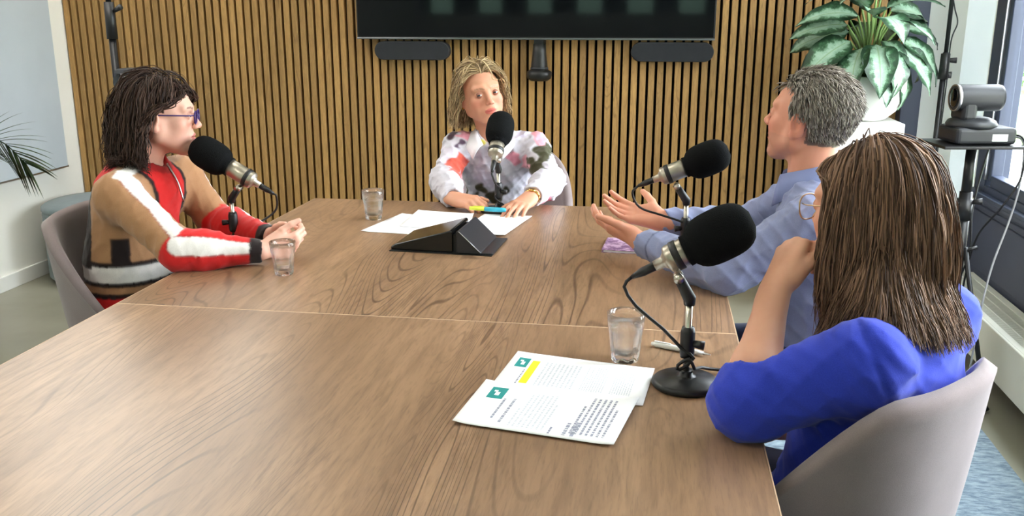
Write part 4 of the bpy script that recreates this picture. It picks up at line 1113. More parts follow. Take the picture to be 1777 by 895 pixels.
def skin_tint(V, H, base, lip, brow, browc, blush=0.5, stubble=None):
    """colours that belong to the skin itself: lips, brows, cheeks, ears"""
    L = H.loc(V); C = np.tile(np.array(lin(base)), (len(V), 1))
    def g(c, r): return np.exp(-(((L-np.array(c))/np.array(r))**2).sum(1))
    red = np.array(lin((206, 108, 92)))
    m = np.clip(blush*(g((0.042, 0.075, -0.03), (0.022, 0.03, 0.022))+g((-0.042, 0.075, -0.03), (0.022, 0.03, 0.022))+0.8*g((0, 0.105, -0.03), (0.014, 0.02, 0.012))+0.7*g((0.08, -0.01, -0.01), (0.012, 0.03, 0.04))+0.7*g((-0.08, -0.01, -0.01), (0.012, 0.03, 0.04))), 0, 0.8)
    C = C*(1-m[:, None])+red*m[:, None]
    lipm = ((L[:, 0]/0.0225)**2+((L[:, 2]+0.0638)/0.0108)**2 < 1) & (L[:, 1] > 0.082)
    C[lipm] = lin(lip)
    if brow:
        for sx in (-1, 1):
            bx = (L[:, 0]*sx-0.010)/0.036
            zc = 0.0185+0.006*np.sin(np.clip(bx, 0, 1)*2.4)
            m = (bx > 0) & (bx < 1) & (np.abs(L[:, 2]-zc) < 0.0040*(1-0.55*np.clip(bx, 0, 1))) & (L[:, 1] > 0.05)
            C[m] = C[m]*0.25+0.75*np.array(lin(browc))
    if stubble is not None:
        m = (L[:, 2] < -0.045) & (L[:, 2] > -0.12) & (L[:, 1] > 0.0) & ~lipm
        C[m] = C[m]*0.8+0.2*np.array(lin(stubble))
    return C

def eyes(parent, H, look=(0, 1, 0), iris=M_iris, lidc=None):
    for sx in (-1, 1):
        c = H.p((sx*0.0315, 0.0775, 0.0005)); d = unit(H.dirn(look)); s = H.s
        org = np.array(parent.location)
        q = Vector((0, 0, 1)).rotation_difference(Vector(d)).to_matrix().to_4x4(); Mx = Matrix.Translation(Vector(c-org)) @ q
        R = 0.0124*s; pr = [(R*math.sin(a), -R*math.cos(a)) for a in np.linspace(0.02, PI-0.02, 14)]
        e = MB().lathe(pr, 20, Mx).build('eyeball', M_eye, parent)
        MB().lathe([(0.0001, R+0.0006), (0.0030*s, R+0.0004), (0.0068*s, R*0.87)], 18, Mx, (True, False)).build('iris', iris, e)
        MB().lathe([(0.0001, R+0.0010), (0.0024*s, R+0.0008), (0.0025*s, R)], 14, Mx, (True, False)).build('pupil', M_pupil, e)
        # lids: two bands over the ball leaving an opening
        for up in (1, -1):
            rows = []
            for i in range(7):
                el = math.radians((12 if up > 0 else -12)+up*i*9)
                row = []
                for j in range(13):
                    az = math.radians(-72+12*j); ce = math.cos(el*(1-0.0))
                    lift = math.cos(az)**0.5 if abs(az) < PI/2 else 0
                    e2 = math.radians(12 if up > 0 else -12)*max(0.05, math.cos(az*1.18)) + (el-math.radians(12 if up > 0 else -12))
                    v = np.array([math.sin(az)*math.cos(e2), math.cos(az)*math.cos(e2), math.sin(e2)])*(0.0134)
                    row.append(Vector(H.p(np.array([sx*0.0315, 0.0775, 0.0005])+v)-org))
                rows.append(row)
            g = MB().rings(rows, False, (False, False)); o = g.build('eyelid', lidc, parent)

def strands(paths, rad, cols, sides=3, origin=(0, 0, 0), flat=1.0):
    """many tapering hair locks in one mesh; paths (n, m, 3)"""
    Pn = np.asarray(paths, float); n, m, _ = Pn.shape
    T = np.gradient(Pn, axis=1); T /= np.linalg.norm(T, axis=2, keepdims=True)+1e-9
    ref = np.array([0.31, 0.22, 0.92]); U = np.cross(T, ref); U /= np.linalg.norm(U, axis=2, keepdims=True)+1e-9
    Wv = np.cross(T, U)
    t = np.linspace(0, 1, m); prof = np.minimum(1.0, 0.45+3*t)*np.clip((1-t)*3.0, 0.10, 1)**0.7
    rad = np.asarray(rad).reshape(-1, 1, 1)*prof[None, :, None]
    vs = []
    for s in range(sides):
        a = 2*PI*s/sides
        vs.append(Pn+rad*(U*math.cos(a)+Wv*math.sin(a)*flat))
    Vv = np.stack(vs, 2).reshape(-1, 3)
    idx = np.arange(n*m*sides).reshape(n, m, sides); fs = []
    for s in range(sides):
        s2 = (s+1) % sides
        fs.append(np.stack([idx[:, :-1, s], idx[:, :-1, s2], idx[:, 1:, s2], idx[:, 1:, s]], -1).reshape(-1, 4))
    C = np.repeat(np.asarray(cols), m*sides, 0)
    return Vv, np.concatenate(fs), C

def field(prims):
    def f(P):
        P = np.asarray(P, F32); D = np.full(len(P), 0.5, F32)
        for p in prims: D = combine(D, p.d(P).astype(F32), p.k, p.op)
        return D
    return f
def push_out(f, P, gap):
    """move points that lie inside f + gap back to its surface"""
    d = f(P); m = d < gap
    if m.any():
        e = 0.002; Q = P[m]; G = np.stack([f(Q+np.eye(3)[i]*e)-f(Q-np.eye(3)[i]*e) for i in range(3)], -1)
        G /= np.linalg.norm(G, axis=1, keepdims=True)+1e-9
        P = P.copy(); P[m] = Q+G*(gap[m] if hasattr(gap, '__len__') else gap-0.0)[..., None]*1.0-G*d[m][:, None] if hasattr(gap, '__len__') else Q+G*(gap-d[m])[:, None]
    return P
# ================================================================== people
def hframe(o, f, n, scale=1.0):
    """hand frame: fingers along f, palm facing n"""
    H = Frame.__new__(Frame); y = unit(f); n = np.asarray(n, float); n = unit(n-y*(n@y)); z = -n; x = np.cross(y, z)
    H.o = np.asarray(o, float); H.R = np.stack([x, y, z], 1); H.s = scale; return H

def seg(V, a, b):
    a, b = np.asarray(a, float), np.asarray(b, float); ab = b-a
    t = ((V-a)@ab)/(ab@ab); tc = np.clip(t, 0, 1); q = V-(a+tc[:, None]*ab)
    return t, np.linalg.norm(q, axis=1), q/(np.linalg.norm(q, axis=1)[:, None]+1e-9)

def torso_prims(T, hips, waist, chest, sh_l, sh_r, k=0.05, grow=0.0):
    """T: frame giving facing; each of hips/waist/chest = (centre, half width, half depth, half height)"""
    P = []
    for c, w_, d_, h_ in (hips, waist, chest):
        P.append(Prim('ell', k, 'add', 'torso', c=c, r=np.array([w_, d_, h_])+grow, R=T.R))
    P.append(cap(sh_l, sh_r, 0.058+grow, 0.058+grow, k, 'torso'))
    return P

def legs(root, org, T, hip_c, wid, mat_col, shoe_col, turn=0.0, kz=0.455, knee_d=0.43, foot_d=0.40, r=0.078):
    P = []
    shoes = []
    for sx in (-1, 1):
        h = hip_c+T.dirn((sx*wid, 0.02, -0.01)); kn = np.array(list((hip_c+T.dirn((sx*(wid+0.03), knee_d, 0)))[:2])+[kz+0.02])
        an = np.array(list((hip_c+T.dirn((sx*(wid+0.02), foot_d, 0)))[:2])+[0.085])
        P += [cap(h, kn, r, r*0.74, 0.03), cap(kn, an+np.array([0, 0, 0.03]), r*0.72, 0.050, 0.03)]
        shoes.append((an, T.dirn((0, 1, 0))))
    P.append(Prim('ell', 0.04, 'add', None, c=hip_c, r=np.array([wid+0.085, 0.115, 0.085]), R=T.R))
    V, Q = sdf_mesh(P, 0.011)
    me = np_mesh('trousers', V, Q, org); vcol(me, np.tile(np.array(lin(mat_col)), (len(V), 1))); link('trousers', me, M_cloth, root)
    for an, f in shoes:
        S_ = Frame(np.array([an[0], an[1], 0.0]), [f[0], f[1], 0])
        V, Q = sdf_mesh([S_.ell((0, -0.02, 0.05), (0.038, 0.06, 0.045), 0.02), S_.cap((0, -0.04, 0.036), (0, 0.14, 0.030), 0.034, 0.030, 0.02), Plane((0, 0, 0.012), (0, 0, -1))], 0.008)
        me = np_mesh('shoe', V, Q, org); vcol(me, np.tile(np.array(lin(shoe_col)), (len(V), 1))); link('shoe', me, M_cloth, root)

def add_body(name, label, org, prims, h, tint, group='people around the table'):
    V, Q = sdf_mesh(prims, h); V = smooth_verts(V, Q, 1, 0.4)
    root = empty(name, org, 0, label, 'person', group)
    me = np_mesh('body', V, Q, org); vcol(me, tint(V)); link('body', me, M_skin, root)
    return root

def add_cloth(root, name, prims, h, color, post=None, mat=None, sm=1):
    org = np.array(root.location); V, Q = sdf_mesh(prims, h, post)
    if sm: V = smooth_verts(V, Q, sm, 0.4)
    me = np_mesh(name, V, Q, org); vcol(me, smooth_cols(color(V), Q)); return link(name, me, mat or M_cloth, root)

def tint_const(rgb): return lambda V: np.tile(np.array(lin(rgb)), (len(V), 1))

# ---- hair growing: roots on the skull, combed by a flow, kept outside the head
def scalp_roots(H, n, rg, inside):
    out = []
    while len(out) < n:
        d = rg.normal(size=(n*3, 3)); d /= np.linalg.norm(d, axis=1)[:, None]
        L = d*np.array([0.073, 0.092, 0.086])+np.array([0, -0.020, 0.028])
        # follow the bulging forehead
        L[:, 1] += np.clip(L[:, 1], 0, 1)*0.12
        for p in L:
            if inside(p): out.append(p)
            if len(out) >= n: break
    return np.array(out)
def grow_hair(H, coll, roots, flow, length, steps, gap, gravity, rg, wave=0.0, wl=0.06, stiff=0.75, ylim=None):
    """roots local; flow(local points) -> local initial directions; returns world paths"""
    n = len(roots); P = H.o+(roots*H.s)@H.R.T
    D = flow(roots)@H.R.T; D /= np.linalg.norm(D, axis=1)[:, None]+1e-9
    st = (length/steps)[:, None]; out = [P.copy()]; jit = rg.normal(size=n)*0.006
    f = field(coll); g = np.array([0, 0, -1.0])
    side = rg.normal(size=(n, 3)); side /= np.linalg.norm(side, axis=1)[:, None]; ph = rg.uniform(0, 6.28, n)
    for i in range(steps):
        u = (i+1)/steps
        D = D*stiff+g*gravity(u)*(1-stiff); D /= np.linalg.norm(D, axis=1)[:, None]+1e-9
        Pn = P+D*st
        gp = gap*min(1.0, 0.25+2.2*u)
        d = f(Pn); m = d < gp
        if m.any():
            e = 0.003; Q = Pn[m]; G = np.stack([f(Q+np.eye(3)[a]*e)-f(Q-np.eye(3)[a]*e) for a in range(3)], -1)
            G /= np.linalg.norm(G, axis=1, keepdims=True)+1e-9
            Pn[m] = Q+G*(gp[m]-d[m])[:, None]
        if ylim is not None:
            L = H.loc(Pn); L[:, 1] = np.minimum(L[:, 1], ylim(L)+roots[:, 0]*0+jit); Pn = H.o+(L*H.s)@H.R.T
        nd = Pn-P; nd /= np.linalg.norm(nd, axis=1)[:, None]+1e-9
        D = D*0.35+nd*0.65
        P = P+nd*st; out.append(P.copy())
    A = np.stack(out, 1)
    # replace stray locks that leave the head by neighbours that do not
    dd = f(A.reshape(-1, 3)).reshape(n, -1); zz = ((A-H.o)@H.R)[..., 2]
    bad = (np.where(zz > 0.0, dd, 0) > float(gap.max())+0.012).any(1); good = np.nonzero(~bad)[0]
    if bad.any() and len(good): A[bad] = A[good[rg.randint(len(good), size=int(bad.sum()))]]
    if wave:
        s = np.linspace(0, 1, steps+1)[None, :]*(length[:, None]/wl)*2*PI+ph[:, None]
        amp = wave*np.linspace(0, 1, steps+1)[None, :]**0.8
        A = A+side[:, None, :]*(np.sin(s)*amp)[..., None]
    return A
def hair_obj(root, sets):
    org = np.array(root.location); Vs, Fs, Cs = [], [], []; o = 0
    for paths, rad, cols, sides in sets:
        V, Fq, C = strands(paths, rad, cols, sides); Vs.append(V); Fs.append(Fq+o); Cs.append(C); o += len(V)
    V, Fq, C = np.concatenate(Vs), np.concatenate(Fs), np.concatenate(Cs)
    me = np_mesh('hair', V, Fq, org); vcol(me, C); return link('hair', me, M_hair, root)
def mixcols(rg, n, a, b, power=1.0):
    t = rg.uniform(0, 1, n)[:, None]**power; return np.array(lin(a))*(1-t)+np.array(lin(b))*t

def spectacles(root, H, rgb, rim=0.0013, lens_w=0.0235, lens_h=0.0175, metal=0.0):
    org = np.array(root.location); mt = plain('spectacle_frame', rgb, 0.3, metal=metal)
    L = lambda v: Vector(H.p(v)-org)
    sp = MB()
    for sx in (-1, 1):
        pts = [L((sx*0.032+lens_w*math.copysign(abs(math.cos(a))**0.75, math.cos(a)), 0.1035-0.10*(0.4*(sx*0.032+lens_w*math.cos(a)))**2*60*0.2, -0.004+lens_h*math.copysign(abs(math.sin(a))**0.8, math.sin(a)))) for a in np.linspace(0, 2*PI, 33)[:-1]]
        sp.tube(pts+[pts[0], pts[1]], rim*H.s, 6)
        sp.tube([L((sx*0.054, 0.100, 0.004)), L((sx*0.066, 0.085, 0.004)), L((sx*0.0755, 0.03, 0.004)), L((sx*0.079, -0.010, 0.004)), L((sx*0.079, -0.030, -0.012))], rim*0.9*H.s, 6)
    sp.tube([L((-0.0095, 0.1035, -0.001)), L((0, 0.108, 0.002)), L((0.0095, 0.1035, -0.001))], rim*H.s, 6)
    o = sp.build('spectacles', mt, root)
    for sx in (-1, 1):
        g = MB(); pts = [L((sx*0.032+lens_w*0.97*math.copysign(abs(math.cos(a))**0.75, math.cos(a)), 0.1033, -0.004+lens_h*0.97*math.copysign(abs(math.sin(a))**0.8, math.sin(a)))) for a in np.linspace(0, 2*PI, 33)[:-1]]
        g.add(pts, [tuple(range(32))]); g.build('lens', M_pane, o)

SKIN = (226, 176, 152)

# ------------------------------------------------------------------ person in the striped sweater
def person_L():
    org = (-1.50, 2.46, 0.0); rg = np.random.RandomState(3)
    H = Frame((-1.422, 2.50, 1.124), (0.93, 0.36, -0.05), scale=0.985)
    T = Frame((-1.5, 2.46, 0), (0.985, 0.17, 0))
    nb = V3(-1.487, 2.485, 0.985)
    shR, elR, wrR = V3(-1.470, 2.325, 0.915), V3(-1.245, 2.220, 0.792), V3(-1.050, 2.300, 0.778)
    shL, elL, wrL = V3(-1.455, 2.645, 0.915), V3(-1.345, 2.640, 0.775), V3(-1.085, 2.450, 0.780)
    hips, waist, chest = (V3(-1.545, 2.45, 0.545), 0.18, 0.145, 0.11), (V3(-1.530, 2.455, 0.69), 0.155, 0.135, 0.16), (V3(-1.515, 2.475, 0.85), 0.165, 0.118, 0.155)
    hr = hframe(wrR+V3(0.012, 0.012, 0.004), (0.80, 0.58, 0.10), (-0.50, 0.75, 0.25), 0.92)
    hl = hframe(wrL+V3(0.012, -0.008, 0.006), (0.86, -0.50, 0.04), (-0.40, -0.75, -0.35), 0.92)
    B = head_prims(H, 1.0, 0.9)+[cap(H.p((0, -0.024, -0.05)), nb, 0.050, 0.056, 0.02)]
    B += torso_prims(T, *[(c, a*0.85, b*0.85, d*0.9) for c, a, b, d in (hips, waist, chest)], shL*0.97+nb*0.03, shR*0.97+nb*0.03, grow=-0.02)
    B += arm_prims(shR, elR, wrR, (0.040, 0.034, 0.032, 0.024))+arm_prims(shL, elL, wrL, (0.040, 0.034, 0.032, 0.024))
    B += hand_prims(hr, -1, [(38, 48, 25), (44, 50, 25), (50, 52, 25), (54, 52, 25)], 3, (34, 4, 10, 10))
    B += hand_prims(hl, 1, [(36, 50, 25), (42, 50, 25), (48, 52, 25), (50, 52, 25)], 3, (36, 0, 12, 12))
    hairc = (44, 32, 28)
    def hl_in(p): return (p[2] > 0.052 if p[1] > 0.02 else (p[2] > -0.01 if p[1] > -0.035 else p[2] > -0.075))
    def tint(V):
        C = skin_tint(V, H, (228, 178, 158), (196, 118, 112), True, (70, 50, 44), 0.45)
        L = H.loc(V); m = ((L[:, 1] > 0.02) & (L[:, 2] > 0.066)) | ((L[:, 1] <= 0.02) & (L[:, 1] > -0.03) & (L[:, 2] > 0.01)) | ((L[:, 1] <= -0.03) & (L[:, 2] > -0.08) & (L[:, 1] > -0.2))
        m &= (np.abs(L[:, 0]) < 0.079) & (L[:, 2] < 0.2)
        C[m] = lin(hairc); return C
    root = add_body('person', 'person in a camel, red and white striped sweater sitting with clasped hands', org, B, 0.0029, tint)
    lid = plain('eyelid_skin', (214, 160, 142), 0.5)
    eyes(root, H, (0.0, 1, 0.0), plain('iris_brown', (70, 48, 36), 0.1), lid)
    spectacles(root, H, (52, 36, 100), 0.0026, 0.0240, 0.0175)
    # sweater
    P = torso_prims(T, hips, waist, chest, shL, shR, 0.06)
    P += arm_prims(shR, elR, wrR-V3(0.0, 0.0, 0), (0.062, 0.052, 0.049, 0.034), 0.035, 'R')
    P += arm_prims(shL, elL, wrL, (0.062, 0.052, 0.049, 0.034), 0.035, 'L')
    P += [cap(nb+V3(0.0, 0, -0.02), nb+V3(0.006, 0.002, 0.012), 0.070, 0.064, 0.03)]
    P += [cap(nb+V3(0.02, 0, 0.035), nb+V3(0.06, 0, 0.12), 0.060, 0.075, 0.006, op='sub'), cap(nb+V3(0.075, 0.012, 0.02), nb+V3(0.11, 0.02, -0.005), 0.035, 0.012, 0.01, op='sub')]
    for w_, e_ in ((wrR, elR), (wrL, elL)):
        d = unit(w_-e_); P.append(cap(w_+d*0.040, w_+d*0.12, 0.046, 0.07, 0.004, op='sub'))
    camel, red, white, blk = [np.array(lin(c)) for c in ((172, 128, 92), (208, 34, 34), (236, 232, 228), (34, 24, 24))]
    def color(V):
        n = len(V); C = np.tile(camel, (n, 1)); L = T.loc(V)
        z = V[:, 2]
        tu, du, qu = seg(V, shR, elR); tf, df, qf = seg(V, elR, wrR)
        tu2, du2, qu2 = seg(V, shL, elL); tf2, df2, qf2 = seg(V, elL, wrL)
        arm = np.minimum(np.minimum(du, df), np.minimum(du2, df2)) < 0.068
        arm &= ~((np.abs(L[:, 0]) < 0.125) & (tu < 0.85) & (tu2 < 0.85) & (df > 0.055) & (df2 > 0.055))
        t = ~arm
        fx = np.abs(L[:, 0]-0.0)
        front = t & (L[:, 1] > 0.04) & (fx < 0.075); C[front] = red
        C[t & (L[:, 1] > 0.04) & (fx >= 0.075) & (fx < 0.092)] = blk
        for lo, hi, c in ((0.708, 0.724, blk), (0.664, 0.708, white), (0.648, 0.664, blk), (0.632, 0.648, camel), (0.616, 0.632, blk), (0.0, 0.616, red)):
            C[t & (z >= lo) & (z < hi)] = c
        C[t & (L[:, 1] < -0.095) & (z > 0.70)] = blk
        C[t & (L[:, 0] > 0.10) & (np.abs(L[:, 1]+0.005) < 0.026) & (z > 0.72) & (z < 0.79)] = blk
        for (du_, df_, tu_, tf_, qu_, qf_, near) in ((du, df, tu, tf, qu, qf, 1), (du2, df2, tu2, tf2, qu2, qf2, 0)):
            a = arm & (np.minimum(du_, df_) < 0.068)
            fo = a & ((df_ < du_) | (tu_ > 0.97)); C[fo] = red
            S_, E_, W_ = (shR, elR, wrR) if near else (shL, elL, wrL)
            pj = lambda v, ax: unit(np.asarray(v)-unit(ax)*(np.asarray(v)@unit(ax)))
            ru = pj((0.95, -0.30, 0.60) if near else (0.5, 0.7, 0.5), E_-S_); rf = pj((0.2, -0.85, 0.42) if near else (0.3, 0.7, 0.6), W_-E_)
            bl = np.clip(tu_-0.55, 0, 1)[:, None]/0.45
            refu = ru*(1-bl*0.5)+rf*bl*0.5; refu /= np.linalg.norm(refu, axis=1)[:, None]
            su = (qu_*refu).sum(1); sf = (qf_*rf).sum(1)
            isu = du_ < df_
            sv = np.where(isu, su, sf); C[a & (sv > 0.885)] = blk*0.6+red*0.4; C[a & (sv > 0.905)] = white
            L_f = np.linalg.norm(wrR-elR) if near else np.linalg.norm(wrL-elL)
            C[a & (tf_*L_f > L_f-0.030)] = blk
        # yoke: red band round the collar with a black line
        dn = np.linalg.norm((V-nb)*np.array([1, 1, 0.9]), axis=1)
        y_ = (L[:, 1] < 0.02) & (z > 0.90)
        C[y_ & (dn < 0.175) & (L[:, 1] < -0.035)] = blk; C[y_ & (dn < 0.150) & (L[:, 1] < -0.015)] = red
        ws = (dn < 0.20) & (dn > 0.085) & (z > 0.92) & (np.abs(L[:, 1]-0.028) < 0.019) ; C[ws] = white
        C[(dn < 0.088) & (z > 0.93)] = blk*0.5+red*0.5
        return C
    sw = add_cloth(root, 'sweater', P, 0.0046, color, folds(11, 0.0035, 0.10, 7))
    MB().tube(bez([Vector(nb+V3(0.072, 0.014, -0.005))-Vector(org), Vector(nb+V3(0.098, 0.018, -0.06))-Vector(org), Vector(nb+V3(0.112, 0.018, -0.12))-Vector(org)], 8), 0.0028, 6).build('zip', M_alu, sw)
    legs(root, org, T, V3(-1.54, 2.45, 0.535), 0.09, (40, 40, 52), (30, 28, 28))
    # hair: shoulder-length, dark brown, layered
    coll = [H.ell((0, -0.022, 0.028), (0.075, 0.092, 0.088), 0.02), H.ell((0, 0.022, 0.020), (0.067, 0.069, 0.075), 0.02), H.ell((0, 0.022, -0.02), (0.062, 0.066, 0.09), 0.02), cap(H.p((0, -0.024, -0.05)), nb, 0.052, 0.058, 0.02), cap(shL, shR, 0.075, 0.075, 0.03)]
    def flow(r):
        s = np.clip((r[:, 0]-0.012)/0.03, -1, 1)
        fr = np.clip((r[:, 1]-0.0)/0.08, 0, 1)
        return np.stack([s*(0.45+0.5*fr), -0.16*fr-0.25*(1-fr), -0.02*fr-0.5*(1-fr)], 1)+rg.normal(size=r.shape)*0.09
    def ylim(L):
        t = np.clip((L[:, 2]-0.02)/0.055, 0, 1); near = np.clip((L[:, 0]+0.02)/0.05, 0, 1)
        return (-0.020+0.012*np.sin(L[:, 2]*60)+0.134*t)*near+(0.070+0.05*t)*(1-near)
    sets = []
    for n, r0, seedgap, pw in ((2000, 0.0028, 0.020, 1.2), (1800, 0.0012, 0.026, 1.0)):
        R_ = scalp_roots(H, n, rg, hl_in)
        fr = np.clip((R_[:, 1]-0.015)/0.06, 0, 1)
        ln = 0.195+0.03*rg.uniform(-1, 1, n)-0.03*fr-np.clip(0.04-R_[:, 2], 0, 1)*0.9+np.clip(R_[:, 2]-0.05, 0, 1)*0.6
        gap = rg.uniform(0.006, seedgap, n)
        A = grow_hair(H, coll, R_, flow, ln, 14, gap, lambda u: 1.0, rg, 0.012, 0.10, 0.80, ylim)
        sets.append((A, r0*rg.uniform(0.6, 1.2, n), mixcols(rg, n, (34, 24, 22), (84, 62, 52), pw), 3))
    hair_obj(root, sets)
    return root

# ------------------------------------------------------------------ person in the floral blouse
def person_C():
    org = (-0.60, 3.58, 0.0); rg = np.random.RandomState(5)
    H = Frame((-0.657, 3.48, 1.116), (0.46, -0.88, 0.04), scale=1.0, roll=math.radians(-10))
    T = Frame((-0.6, 3.56, 0), (0.06, -1, 0))
    nb = V3(-0.618, 3.525, 0.955)
    shR, elR, wrR = V3(-0.755, 3.505, 0.905), V3(-0.772, 3.345, 0.800), V3(-0.690, 3.115, 0.776)
    shL, elL, wrL = V3(-0.455, 3.525, 0.905), V3(-0.375, 3.350, 0.805), V3(-0.412, 3.130, 0.790)
    hips, waist, chest = (V3(-0.590, 3.62, 0.54), 0.17, 0.125, 0.10), (V3(-0.595, 3.59, 0.68), 0.145, 0.105, 0.15), (V3(-0.603, 3.55, 0.835), 0.155, 0.105, 0.14)
    hr = hframe(wrR+V3(0.008, -0.010, 0.002), (0.86, -0.50, 0.0), (0.25, 0.30, -0.9), 0.94)
    hl = hframe(wrL+V3(-0.003, -0.012, 0.000), (-0.30, -0.93, -0.17), (-0.10, 0.15, -1), 0.94)
    B = head_prims(H, 0.97, 0.8)+[cap(H.p((0, -0.022, -0.05)), nb, 0.048, 0.054, 0.02)]
    B += torso_prims(T, *[(c, a*0.88, b*0.88, d*0.9) for c, a, b, d in (hips, waist, chest)], shL, shR, grow=-0.018)
    B += arm_prims(shR, elR, wrR, (0.038, 0.032, 0.030, 0.023))+arm_prims(shL, elL, wrL, (0.038, 0.032, 0.030, 0.023))
    B += hand_prims(hr, -1, [(32, 46, 20), (38, 52, 25), (44, 55, 25), (48, 55, 25)], 2, (30, 8, 14, 14))
    B += hand_prims(hl, 1, [(8, 16, 10), (8, 14, 10), (8, 14, 10), (10, 16, 10)], 5, (38, 10, 12, 8))
    hairc = (150, 124, 92)
    def tint(V):
        C = skin_tint(V, H, (210, 152, 124), (196, 104, 94), True, (150, 116, 88), 0.4)
        L = H.loc(V); m = ((L[:, 1] > 0.02) & (L[:, 2] > 0.078)) | ((L[:, 1] <= 0.02) & (L[:, 1] > -0.03) & (L[:, 2] > 0.01)) | ((L[:, 1] <= -0.03) & (L[:, 2] > -0.07) & (L[:, 1] > -0.2))
        m &= (np.abs(L[:, 0]) < 0.079) & (L[:, 2] < 0.2); C[m] = lin(hairc); return C
    root = add_body('person', 'blonde-haired person in a white floral blouse seated at the far table end', org, B, 0.0029, tint)
    eyes(root, H, (0.35, 0.93, 0.10), plain('iris_blue', (62, 70, 76), 0.1), plain('eyelid_tan', (150, 98, 80), 0.5))
    # blouse
    P = torso_prims(T, hips, waist, chest, shL, shR, 0.05)
    P += arm_prims(shR, elR, wrR, (0.058, 0.056, 0.052, 0.040), 0.03, 'R')+arm_prims(shL, elL, wrL, (0.058, 0.056, 0.052, 0.040), 0.03, 'L')
    P += [cap(nb+V3(0, 0.01, -0.03), nb+V3(0, 0.005, 0.006), 0.066, 0.060, 0.03)]
    P += [cap(nb+V3(0.0, -0.045, 0.040), nb+V3(0.0, -0.055, 0.12), 0.054, 0.07, 0.006, op='sub'),
          cap(nb+V3(0.004, -0.095, 0.005), nb+V3(0.014, -0.150, -0.150), 0.040, 0.016, 0.006, op='sub')]
    for w_, e_ in ((wrR, elR), (wrL, elL)):
        d = unit(w_-e_); P.append(cap(w_+d*0.030, w_+d*0.12, 0.044, 0.07, 0.004, op='sub'))
    blobs = []
    def color(V):
        base = np.array(lin((204, 200, 212))); C = np.tile(base, (len(V), 1))
        warp = V+0.010*np.sin(V[:, [1, 2, 0]]*70.0)+0.006*np.sin(V[:, [2, 0, 1]]*160.0)
        r2 = np.random.RandomState(17); back = np.nonzero(V[:, 1] > 3.56)[0]
        spots = [((-0.723, 3.360, 0.855), 0.044, (206,88,72)), ((-0.696, 3.370, 0.870), 0.026, (190,70,60)), ((-0.731, 3.460, 0.978), 0.037, (232,160,178)), ((-0.774, 3.480, 0.959), 0.020, (70,50,60)), ((-0.724, 3.420, 0.924), 0.020, (90,70,90)), ((-0.720, 3.320, 0.794), 0.031, (232,150,165)), ((-0.729, 3.280, 0.764), 0.026, (120,60,70)), ((-0.768, 3.360, 0.826), 0.031, (240,210,220)), ((-0.658, 3.430, 0.917), 0.026, (226,212,96)), ((-0.647, 3.420, 0.797), 0.048, (200,192,212)), ((-0.624, 3.420, 0.853), 0.044, (206,200,216)), ((-0.544, 3.410, 0.922), 0.026, (150,80,110)), ((-0.526, 3.410, 0.879), 0.031, (226,150,170)), ((-0.493, 3.440, 0.973), 0.035, (200,192,214)), ((-0.484, 3.420, 0.845), 0.033, (236,170,186)), ((-0.426, 3.380, 0.848), 0.046, (68,66,44)), ((-0.405, 3.440, 0.905), 0.037, (74,72,50)), ((-0.428, 3.500, 0.963), 0.035, (236,160,176)), ((-0.449, 3.360, 0.801), 0.029, (190,180,204)), ((-0.384, 3.360, 0.835), 0.022, (214,200,220)), ((-0.370, 3.240, 0.750), 0.031, (222,100,130)), ((-0.391, 3.240, 0.771), 0.022, (240,190,200)), ((-0.613, 3.420, 0.719), 0.044, (64,58,40)), ((-0.670, 3.420, 0.740), 0.035, (70,64,44)), ((-0.568, 3.420, 0.731), 0.031, (60,56,42)), ((-0.512, 3.420, 0.800), 0.035, (206,200,214)), ((-0.687, 3.400, 0.821), 0.029, (214,206,220)), ((-0.769, 3.420, 0.894), 0.035, (214,206,222)), ]
        for c in ((226, 150, 168), (196, 190, 208), (66, 64, 44), (214, 96, 110), (206, 198, 216))*5:
            spots.append((V[back[r2.randint(len(back))]], r2.uniform(0.015, 0.034), c))
        for p, r, c in spots:
            dd = np.linalg.norm((warp-np.array(p))*np.array([1, 0.35, 1]), axis=1); m = (np.clip((r-dd)/0.004, 0, 1)*(np.abs(V[:, 1]-p[1]) < 0.09))[:, None]; C = C*(1-m)+np.array(lin(c))*m
        for w_, e_ in ((wrR, elR), (wrL, elL)):
            t, d_, q = seg(V, e_, w_); L_ = np.linalg.norm(w_-e_); m = (t*L_ > L_-0.034) & (d_ < 0.06); C[m & (t*L_ > L_-0.016)] = base*1.02
        return C
    bl = add_cloth(root, 'blouse', P, 0.0044, color, folds(23, 0.0080, 0.080, 8))
    # collar flaps
    o_ = np.array(org)
    for sx in (-1, 1):
        inner = [nb+V3(sx*0.050, 0.030, 0.022), nb+V3(sx*0.058, -0.015, 0.018), nb+V3(sx*0.046, -0.062, 0.004), nb+V3(sx*0.020, -0.103, -0.028)]
        outer = [nb+V3(sx*0.074, 0.035, -0.012), nb+V3(sx*0.092, -0.020, -0.014), nb+V3(sx*0.092, -0.075, -0.040), nb+V3(sx*0.056, -0.122, -0.082)]
        a, b = bez([Vector(p-o_) for p in inner], 12), bez([Vector(p-o_) for p in outer], 12)
        g = MB(); rows = [[p*(1-t)+q*t+Vector((0, 0, 0.010*math.sin(PI*t))) for p, q in zip(a, b)] for t in (0, 0.33, 0.66, 1.0)]
        g.rings(rows, False, (False, False)); c_ = g.build('collar', plain('collar_cloth', (236, 233, 240), 0.85), bl)
        sd = c_.modifiers.new('cloth', 'SOLIDIFY'); sd.thickness = 0.003
    # wrist watch, bracelet, necklace, earrings
    def band(c, d, r, rad, name, mat, par=root):
        M = axisM(Vector(c-o_), Vector(c-o_+d)); pts = [M @ Vector((r*math.cos(a), r*0.8*math.sin(a), 0)) for a in np.linspace(0, 2*PI, 25)]
        return MB().tube(pts, rad, 8).build(name, mat, par)
